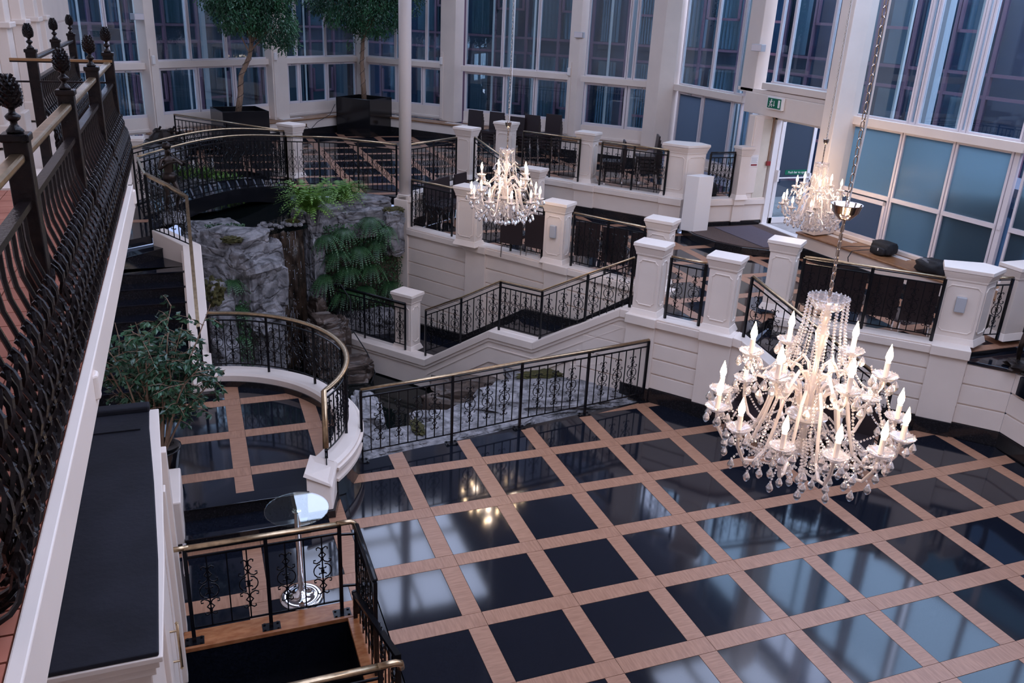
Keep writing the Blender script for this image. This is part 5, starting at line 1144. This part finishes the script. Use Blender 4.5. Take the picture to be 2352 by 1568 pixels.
human(pn, JEANS, 1.72, arms=[[(-.26, .0, 1.10), (-.24, -.10, .90), (-.22, -.14, .83), (-.21, -.15, .79), (-.21, -.16, .76)], [(.26, .0, 1.10), (.24, -.10, .90), (.22, -.14, .83), (.21, -.15, .79), (.21, -.16, .76)]],
      legs=[[(-.11, 0, .68), (-.12, -.01, .50), (-.12, .01, .28), (-.12, .02, .09), (-.13, -.10, .04), (-.13, -.18, .03)], [(.11, 0, .68), (.12, -.01, .50), (.12, .01, .28), (.12, .02, .09), (.13, -.10, .04), (.13, -.18, .03)]])
obj('jacket', M().lathe([(.17, .86), (.18, 1.0), (.19, 1.2), (.20, 1.36), (.12, 1.46), (.06, 1.5)], (0, 0, 0), 16), BLACKF, pn, world=False, smooth=True)
obj('head_skin', blob((0, -.015, 1.63), (.075, .09, .11), 2, e=.95, n=3, amp=.01), SKINM, pn, world=False, smooth=True); obj('hair', blob((0, .01, 1.68), (.085, .1, .08), 2, e=.95, n=3, amp=.04), BARK, pn, world=False, smooth=True)
# ================================================================ chandeliers
def bead(m, p, r):
    p = Vector(p); m.add([p+Vector((r, 0, 0)), p+Vector((0, r, 0)), p-Vector((r, 0, 0)), p-Vector((0, r, 0)), p+Vector((0, 0, r)), p-Vector((0, 0, r))], [(0, 1, 4), (1, 2, 4), (2, 3, 4), (3, 0, 4), (1, 0, 5), (2, 1, 5), (3, 2, 5), (0, 3, 5)])
def chain_pts(p, q, sag, n):
    p, q = Vector(p), Vector(q); return [p.lerp(q, i/n)+Vector((0, 0, -sag*4*(i/n)*(1-i/n))) for i in range(n+1)]
def chandelier(loc, label, big, topz, bowl_z, glow):
    t = thing('chandelier', label, 'chandelier', loc); k = 1.0 if big else .93
    N1, N2 = (12, 6) if big else (10, 5); fine = big
    seg_ = 10 if big else 6
    obj('glass_column', M().lathe([(.01, -.34), (.03, -.32), (.05, -.26), (.02, -.2), (.03, -.12), (.06, -.06), (.06, 0), (.02, .04), (.018, .14), (.035, .2), (.018, .26), (.016, .40), (.035, .50), (.045, .56), (.02, .62), (.035, .68), (.015, .74), (.010, .80)], (0, 0, 0), 16), CRYSM, t, world=False, smooth=False)
    dish = M().lathe([(.03, .70), (.09, .735), (.122, .785), (.128, .80), (.120, .79), (.088, .745), (.03, .715)], (0, 0, 0), 24)
    for i in range(24): bead(dish, (.126*math.cos(2*PI*i/24), .126*math.sin(2*PI*i/24), .803), .009)
    obj('crown_dish', dish, CRYS, t, world=False)
    obj('hub_dish', M().lathe([(.04, -.08), (.12, -.05), (.14, -.03), (.12, -.035), (.04, -.06)], (0, 0, 0), 20), CRYS, t, world=False)
    arm_l = [(.06, 0, .02), (.10, 0, .15), (.17, 0, .20), (.24, 0, .12), (.28, 0, -.06), (.33, 0, -.22), (.42, 0, -.29), (.52, 0, -.26), (.585, 0, -.15), (.60, 0, -.03)]
    arm_u = [(.04, 0, .22), (.10, 0, .31), (.18, 0, .33), (.25, 0, .26), (.31, 0, .18), (.38, 0, .19), (.415, 0, .26), (.42, 0, .33)]
    AM = [mesh_of('arm', M().tube(a, .0115 if big else .014, seg_ if big else 6), CRYSM) for a in (arm_l, arm_u)]
    pan = M().lathe([(.012, -.03), (.05, -.015), (.078, .01), (.082, .016), (.072, .012), (.012, -.01)], (0, 0, 0), 16 if big else 10)
    for i in range(12 if big else 8): bead(pan, (.08*math.cos(i*.6), .08*math.sin(i*.6), .018), .007)
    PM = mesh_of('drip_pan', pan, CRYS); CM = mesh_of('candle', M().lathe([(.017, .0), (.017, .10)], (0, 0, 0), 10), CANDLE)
    BM = mesh_of('bulb', M().lathe([(.010, .10), (.017, .115), (.0225, .137), (.018, .165), (.008, .20), (.001, .225)], (0, 0, 0), 10), BULB, smooth=True)
    ds = .024 if big else .027
    DM = mesh_of('crystal_drop', M().lathe([(.001, .0), (ds*.5, -.014), (ds, -.042), (ds*.85, -.060), (ds*.35, -.075), (.001, -.080)], (0, 0, 0), 8), CRYS)
    tips = []
    for N, am, R, Z, off in ((N1, AM[0], .60, -.02, .13), (N2, AM[1], .42, .335, .3)):
        ring = []
        for i in range(N):
            a = 2*PI*i/N+off; c, s = math.cos(a), math.sin(a); o = obj('arm', am, None, t, rz=a)
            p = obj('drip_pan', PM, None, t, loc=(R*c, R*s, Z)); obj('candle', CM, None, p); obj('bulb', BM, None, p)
            for j in range(5 if big else 3):
                b = a+2*PI*j/(5 if big else 3)+.3; obj('crystal_drop', DM, None, p, loc=(.074*math.cos(b), .074*math.sin(b), -.02))
            ring.append(Vector((R*c, R*s, Z-.03)))
        tips.append(ring)
    bs = M(); rb = .0105 if big else .012
    def string(P_, r=rb):
        L_ = sum((P_[i+1]-P_[i]).length for i in range(len(P_)-1)); n = max(2, int(L_/(r*2.05)))
        for i in range(n+1):
            d = L_*i/n; j = 0
            while j < len(P_)-2 and d > (P_[j+1]-P_[j]).length: d -= (P_[j+1]-P_[j]).length; j += 1
            bead(bs, P_[j].lerp(P_[j+1], min(1, d/max(1e-6, (P_[j+1]-P_[j]).length))), r)
    NS_ = 18 if big else 12
    for i in range(NS_):
        a = 2*PI*i/NS_; c, s = math.cos(a), math.sin(a); string([Vector((.125*c, .125*s, .79)), Vector((.135*c, .135*s, .6)), Vector((.19*c, .19*s, .30))])
    for ring, sg in ((tips[0], .10), (tips[1], .13)):
        for i in range(len(ring)):
            p, q_ = ring[i], ring[(i+1) % len(ring)]; string(chain_pts(p, q_, sg, 8)); m_ = (p+q_)/2+Vector((0, 0, -sg-.01))
            obj('crystal_drop', DM, None, t, loc=m_)
            string(chain_pts(p, (0.1*p.x, .1*p.y, p.z-.02), .16, 8))
    for ring_r, z_, n_ in ((.50, -.33, 18), (.38, -.34, 16), (.27, -.37, 12), (.16, -.40, 8), (.06, -.44, 4)):
        for i in range(n_):
            a = 2*PI*i/n_+.2; p = Vector((ring_r*math.cos(a), ring_r*math.sin(a), z_)); string([Vector((p.x*.5, p.y*.5, z_+.22)), p]); obj('crystal_drop', DM, None, t, loc=p)
    for i in range(N1):   # lower bowl of strings
        a = 2*PI*i/N1+.13; string(chain_pts((.42*math.cos(a), .42*math.sin(a), -.28), (.09*math.cos(a), .09*math.sin(a), -.38), .02, 4))
        string([Vector((.42*math.cos(a+.26), .42*math.sin(a+.26), .30)), Vector((.50*math.cos(a+.26), .50*math.sin(a+.26), .08)), Vector((.58*math.cos(a+.26), .58*math.sin(a+.26), -.10))])
    obj('bead_strings', bs, CRYS, t, world=False, kind='stuff')
    if not big:        # upright sprays near the crown
        obj('crown_spray', M().tube([(0, 0, .35), (.10, 0, .52), (.16, 0, .58), (.2, 0, .54)], .01, 6).tube([(0, 0, .35), (-.10, 0, .52), (-.16, 0, .58), (-.2, 0, .54)], .01, 6).tube([(0, 0, .35), (0, .1, .52), (0, .16, .58), (0, .2, .54)], .01, 6).tube([(0, 0, .35), (0, -.1, .52), (0, -.16, .58), (0, -.2, .54)], .01, 6), CRYSM, t, world=False)
    # chain and bowl
    lk = mesh_of('chain_link', M().tube([(.013*math.cos(i*PI/5), 0, .030*math.sin(i*PI/5)) for i in range(10)], .0038, 5, closed=True), SILV, smooth=True)
    z = .80; n = 0
    obj('suspension_rod', M().tube([(0, 0, .70), (0, 0, .84)], .006, 6).tube([(.008, .006, .8), (.014, .01, 1.1), (.006, .012, bowl_z-.25)], .0035, 5), SILV, t, world=False)
    while z < topz-loc[2] and n < 110:
        obj('chain_link', lk, None, t, loc=(0, 0, z+.03), rz=(n % 2)*PI/2); z += .052; n += 1
    br_ = .092 if big else .055
    obj('ceiling_bowl', M().lathe([(.012, -.10), (br_*.4, -.095), (br_*.85, -.05), (br_, -.005), (br_*1.05, 0), (br_*.96, -.003), (br_*.8, -.045), (.012, -.085)], (0, 0, bowl_z), 28), SILV, t, world=False, smooth=True)
    obj('bowl_tube', M().tube([(0, 0, bowl_z-.1), (0, 0, bowl_z-.34)], .008, 8), SILV, t, world=False)
    obj('power_cable', M().tube([(.01, 0, bowl_z), (.03, .0, bowl_z+.5), (.02, 0, topz-loc[2])], .006, 5), WHITE, t, world=False)
    for z_, r_ in ((.08, .45), (.42, .3)):
        for a in (0, 2.1, 4.2):
            ld = bpy.data.lights.new('chandelier_light', 'POINT'); ld.energy = glow; ld.color = (1, .78, .60); ld.shadow_soft_size = .05
            lo = bpy.data.objects.new('chandelier_light', ld); COL.objects.link(lo); lo.parent = t; lo.location = (r_*math.cos(a), r_*math.sin(a), z_+.1)
    return t
chandelier((1.27, -5.68, 3.52), 'large crystal chandelier with lit candle bulbs hanging nearest the camera', True, ROOFZ, 1.40, 3)
chandelier((2.58, 3.85, 2.93), 'middle crystal chandelier with lit candle bulbs in front of the terrace railing', False, 8.6, 1.24, 3.5)
chandelier((8.68, 3.22, 2.70), 'farthest crystal chandelier with lit candle bulbs in front of the glass door', False, 8.4, 1.24, 3.5)
# ================================================================ kiosk under the balcony
kq = thing('entrance_kiosk', 'cream moulded entrance booth with a flat black felt roof, seen from above', 'kiosk', (-3.5, -3.5, 0))
ky0, ky1, kz = -5.22, -1.85, 2.22
obj('body', M().prism([(-4.28, ky0), (-2.96, ky0+.02), (-2.93, -4.3), (-2.95, -3.0), (-3.0, ky1), (-4.28, ky1)], 0, kz-.1), CREAM, kq, bevel=.01)
obj('roof', M().prism([(-4.28, ky0-.06), (-2.90, ky0-.06), (-2.92, -4.3), (-2.97, -3.2), (-3.03, -2.2), (-3.04, ky1+.04), (-4.28, ky1+.04)], kz, kz+.035), ROOFBLK, kq, bevel=.01)
obj('roof_upstand', M().box(-4.28, -3.03, ky1-.05, ky1+.08, kz+.02, kz+.09), ROOFBLK, kq, bevel=.02); obj('roof_flap', M().box(-4.28, -3.1, ky1-.42, ky1-.38, kz+.03, kz+.05), ROOFBLK, kq)
co = M()
for o_, z0_, z1_ in ((.07, kz-.04, kz), (.045, kz-.10, kz-.04), (.02, kz-.17, kz-.10)): co.prism([(-4.28, ky0-o_), (-2.95+o_, ky0-o_), (-2.95+o_, -4.3), (-2.98+o_, -3.1), (-3.03+o_, ky1+o_), (-4.28, ky1+o_)], z0_, z1_)
obj('cornice', co, CREAM, kq, bevel=.006)
for y in (-4.55, -3.75, -3.0, -2.3): obj('pilaster', M().box(-2.97, -2.905, y-.06, y+.06, 0, kz-.17), CREAM, kq, bevel=.008)
obj('door_leaf', M().box(-2.96, -2.915, -4.48, -3.82, .02, 2.0), CREAM, kq, bevel=.008)
obj('end_window', M().box(-4.1, -3.35, ky0-.012, ky0+.01, .9, 2.0), GLASSF, kq); obj('window_bar', M().box(-3.75, -3.70, ky0-.02, ky0, .9, 2.0).box(-3.37, -3.3, ky0-.02, ky0, .9, 2.0), UPVC, kq)
ph = obj('pull_handle', M().tube([(-2.86, -4.20, 1.18), (-2.86, -4.20, 1.58)], .011, 8), BRASS, kq, smooth=True)
for z_ in (1.24, 1.52): obj('handle_mount', M().tube([(-2.915, -4.20, z_), (-2.86, -4.20, z_)], .009, 6), BRASS, ph)
for z_ in (1.17, 1.59): obj('handle_knob', M().lathe([(.001, -.016), (.015, 0), (.001, .016)], (-2.86, -4.20, z_), 8), BRASS, ph)
solo('coiled_hose', M().tube([(-2.86+.02*math.sin(a*.9), -2.15+.10*math.cos(a), .72+.17*math.sin(a)) for a in [i*.35 for i in range(56)]], .012, 6), CHROME, 'coiled pale cable hanging behind the foreground railing at the kiosk side', 'cable')
# ================================================================ balcony
bal = thing('balcony', 'brick tiled balcony with white fascia along the left edge', 'balcony', (-3.6, -6, 4.2))
obj('slab', M().box(-4.3, -2.97, -13.0, -1.86, 4.20, 4.352).box(-4.3, -3.0, -1.86, -1.0, 4.25, 4.375), CREAM, bal); obj('fascia', M().box(-2.99, -2.945, -13.0, -1.84, 4.19, 4.385), CREAM, bal, bevel=.006)
obj('fascia_end', M().box(-4.3, -2.945, -1.88, -1.84, 4.19, 4.385), CREAM, bal)
for y in (-1.92, -5.9): obj('fascia_scroll', M().prism([(-2.95, y-.07), (-2.925, y-.05), (-2.925, y+.0), (-2.95, y+.03)], 4.24, 4.36), CREAM, bal, bevel=.01)
y = -1.9; n = 0
while y > -9.6:
    obj('edge_brick', M().box(-3.075, -2.995, y-.105+.004, y-.004, 4.352, 4.378), BRICK, bal)
    for k in range(6): 
        w = .20; s0 = .10*(n % 2) if False else 0
        if n % 2 == 0: obj('floor_tile', M().box(-3.08-w*(k+1)+.003, -3.08-w*k-.003, y-.21+.004, y-.004, 4.352, 4.374), BRICK, bal)
    y -= .105; n += 1
def cone(t, x, y, z, s=.70):
    f = obj('pine_cone_finial', M().lathe([(r_*s, z_*s) for r_, z_ in [(.040, 0), (.046, .012), (.030, .03), (.018, .045), (.018, .06), (.034, .072), (.040, .088), (.028, .10), (.017, .108), (.016, .125), (.030, .133), (.047, .150), (.054, .185), (.050, .225), (.036, .265), (.016, .295), (.004, .305)]], (x, y, z), 16), IRONW, t, smooth=True)
    sc = M(); rows = 9
    for r in range(rows):
        zz = .142+.015*r+.0; zz = .14+.155*r/rows; rr = .056*math.sin(PI*(.30+.66*(r+.3)/rows))**.7+.001; nn = 9
        for i in range(nn):
            a = 2*PI*(i+.5*(r % 2))/nn; c, s_ = math.cos(a), math.sin(a); c1, s1 = math.cos(a-.30), math.sin(a-.30); c2, s2 = math.cos(a+.30), math.sin(a+.30)
            sc.add([(x+p*s, y+q_*s, z+w_*s) for p, q_, w_ in ((rr*c1, rr*s1, zz), (rr*c2, rr*s2, zz), ((rr+.011)*c, (rr+.011)*s_, zz+.022), (rr*.9*c, rr*.9*s_, zz+.03))], [(0, 1, 2), (1, 3, 2), (3, 0, 2)])
    obj('scales', sc, IRONW, f)
def belly(seed=0):
    """one bulging baluster with its twisted lattice strands; local: y along the rail, x outwards, z up from the floor"""
    prof = [(0, .765), (0, .66), (.008, .59), (.034, .51), (.060, .43), (.078, .34), (.090, .24), (.090, .14), (.070, .065), (.022, .015)]
    m = M().tube([(x, 0, z) for x, z in prof], .010, 5)
    def at(s):
        f = s*(len(prof)-4)+3; f = min(f, len(prof)-1.001); i = int(f); g = f-i; return prof[i][0]+(prof[i+1][0]-prof[i][0])*g, prof[i][1]+(prof[i+1][1]-prof[i][1])*g
    for ph, dirn in ((0, .2), (PI, -.2), (0, 1), (1.5, -1)):
        P_ = []
        for k in range(21):
            s = k/20; x, z = at(s); a = ph+s*5.2*PI
            P_.append((x+.018*math.sin(a)+.004, dirn*.16*(s-.5)+.020*math.cos(a), z))
        m.tube(P_, .0085, 4)
    for k in range(5):
        x, z = at(.1+.19*k); m.add(*(lambda q: (q.v, q.f))(M().lathe([(.006, -.014), (.020, 0), (.006, .014)], (x+.010, .03*(k%2), z), 6)))
    return mesh_of('belly_baluster', m, IRONW)
BELLY = belly()
def balrail(x, ys, zf, label, side=1, hz=.965, brass=True):
    t = thing('balcony_railing', label, 'railing', (x, ys[0], zf))
    for y in ys:
        obj('post', M().box(x-.042, x+.042, y-.042, y+.042, zf, zf+hz+.06), IRONW, t, bevel=.005); obj('post_cap', M().box(x-.05, x+.05, y-.05, y+.05, zf+hz+.045, zf+hz+.075), IRONW, t, bevel=.006); cone(t, x, y, zf+hz+.075)
    for a, b in zip(ys, ys[1:]):
        y0, y1 = max(a, b)-.042, min(a, b)+.042
        obj('handrail', M().box(x-.026, x+.026, y1, y0, zf+hz-.03, zf+hz+.005), BRASS if brass else IRONW, t, bevel=.01)
        tb_ = M().box(x-.022, x+.022, y1, y0, zf+hz-.20, zf+hz-.175)
        obj('top_bar', tb_, IRONW, t); obj('bottom_bar', M().box(x-.012, x+.012, y1, y0, zf+.02, zf+.035), IRONW, t)
        n = round((y0-y1)/.132)
        for k in range(n): obj('belly_baluster', BELLY, None, t, loc=(0, y1+(y0-y1)*(k+.5)/n-ys[0], 0))
    return t
b1 = balrail(-3.07, [-1.1, -2.75, -4.40, -6.05, -7.7], 4.375, 'ornate dark iron balcony railing with bulging balusters and pine cone finials, nearest')
b2_ = balrail(-3.70, [-.9, .85, 2.4], 4.375, 'second ornate balcony railing with three pine cone finials, farther left', brass=False)
gt = thing('balcony_gate_rail', 'thin brass topped cross rail joining the balcony railing to the wall', 'railing', (-3.4, -1.25, 5.3))
obj('handrail', M().bar((-3.03, -1.25, 5.35), (-3.82, -1.25, 5.35), .04, .02), BRASSD, gt); obj('under_bar', M().bar((-3.03, -1.25, 5.335), (-3.82, -1.25, 5.335), .03, .015).bar((-3.03, -1.25, 5.17), (-3.86, -1.25, 5.17), .015, .015), IRONW, gt)
solo('second_balcony', M().box(-4.3, -3.62, -.98, 2.5, 4.20, 4.375), CREAM, 'narrow cream balcony slab beyond the cross rail', 'balcony', bevel=.01)
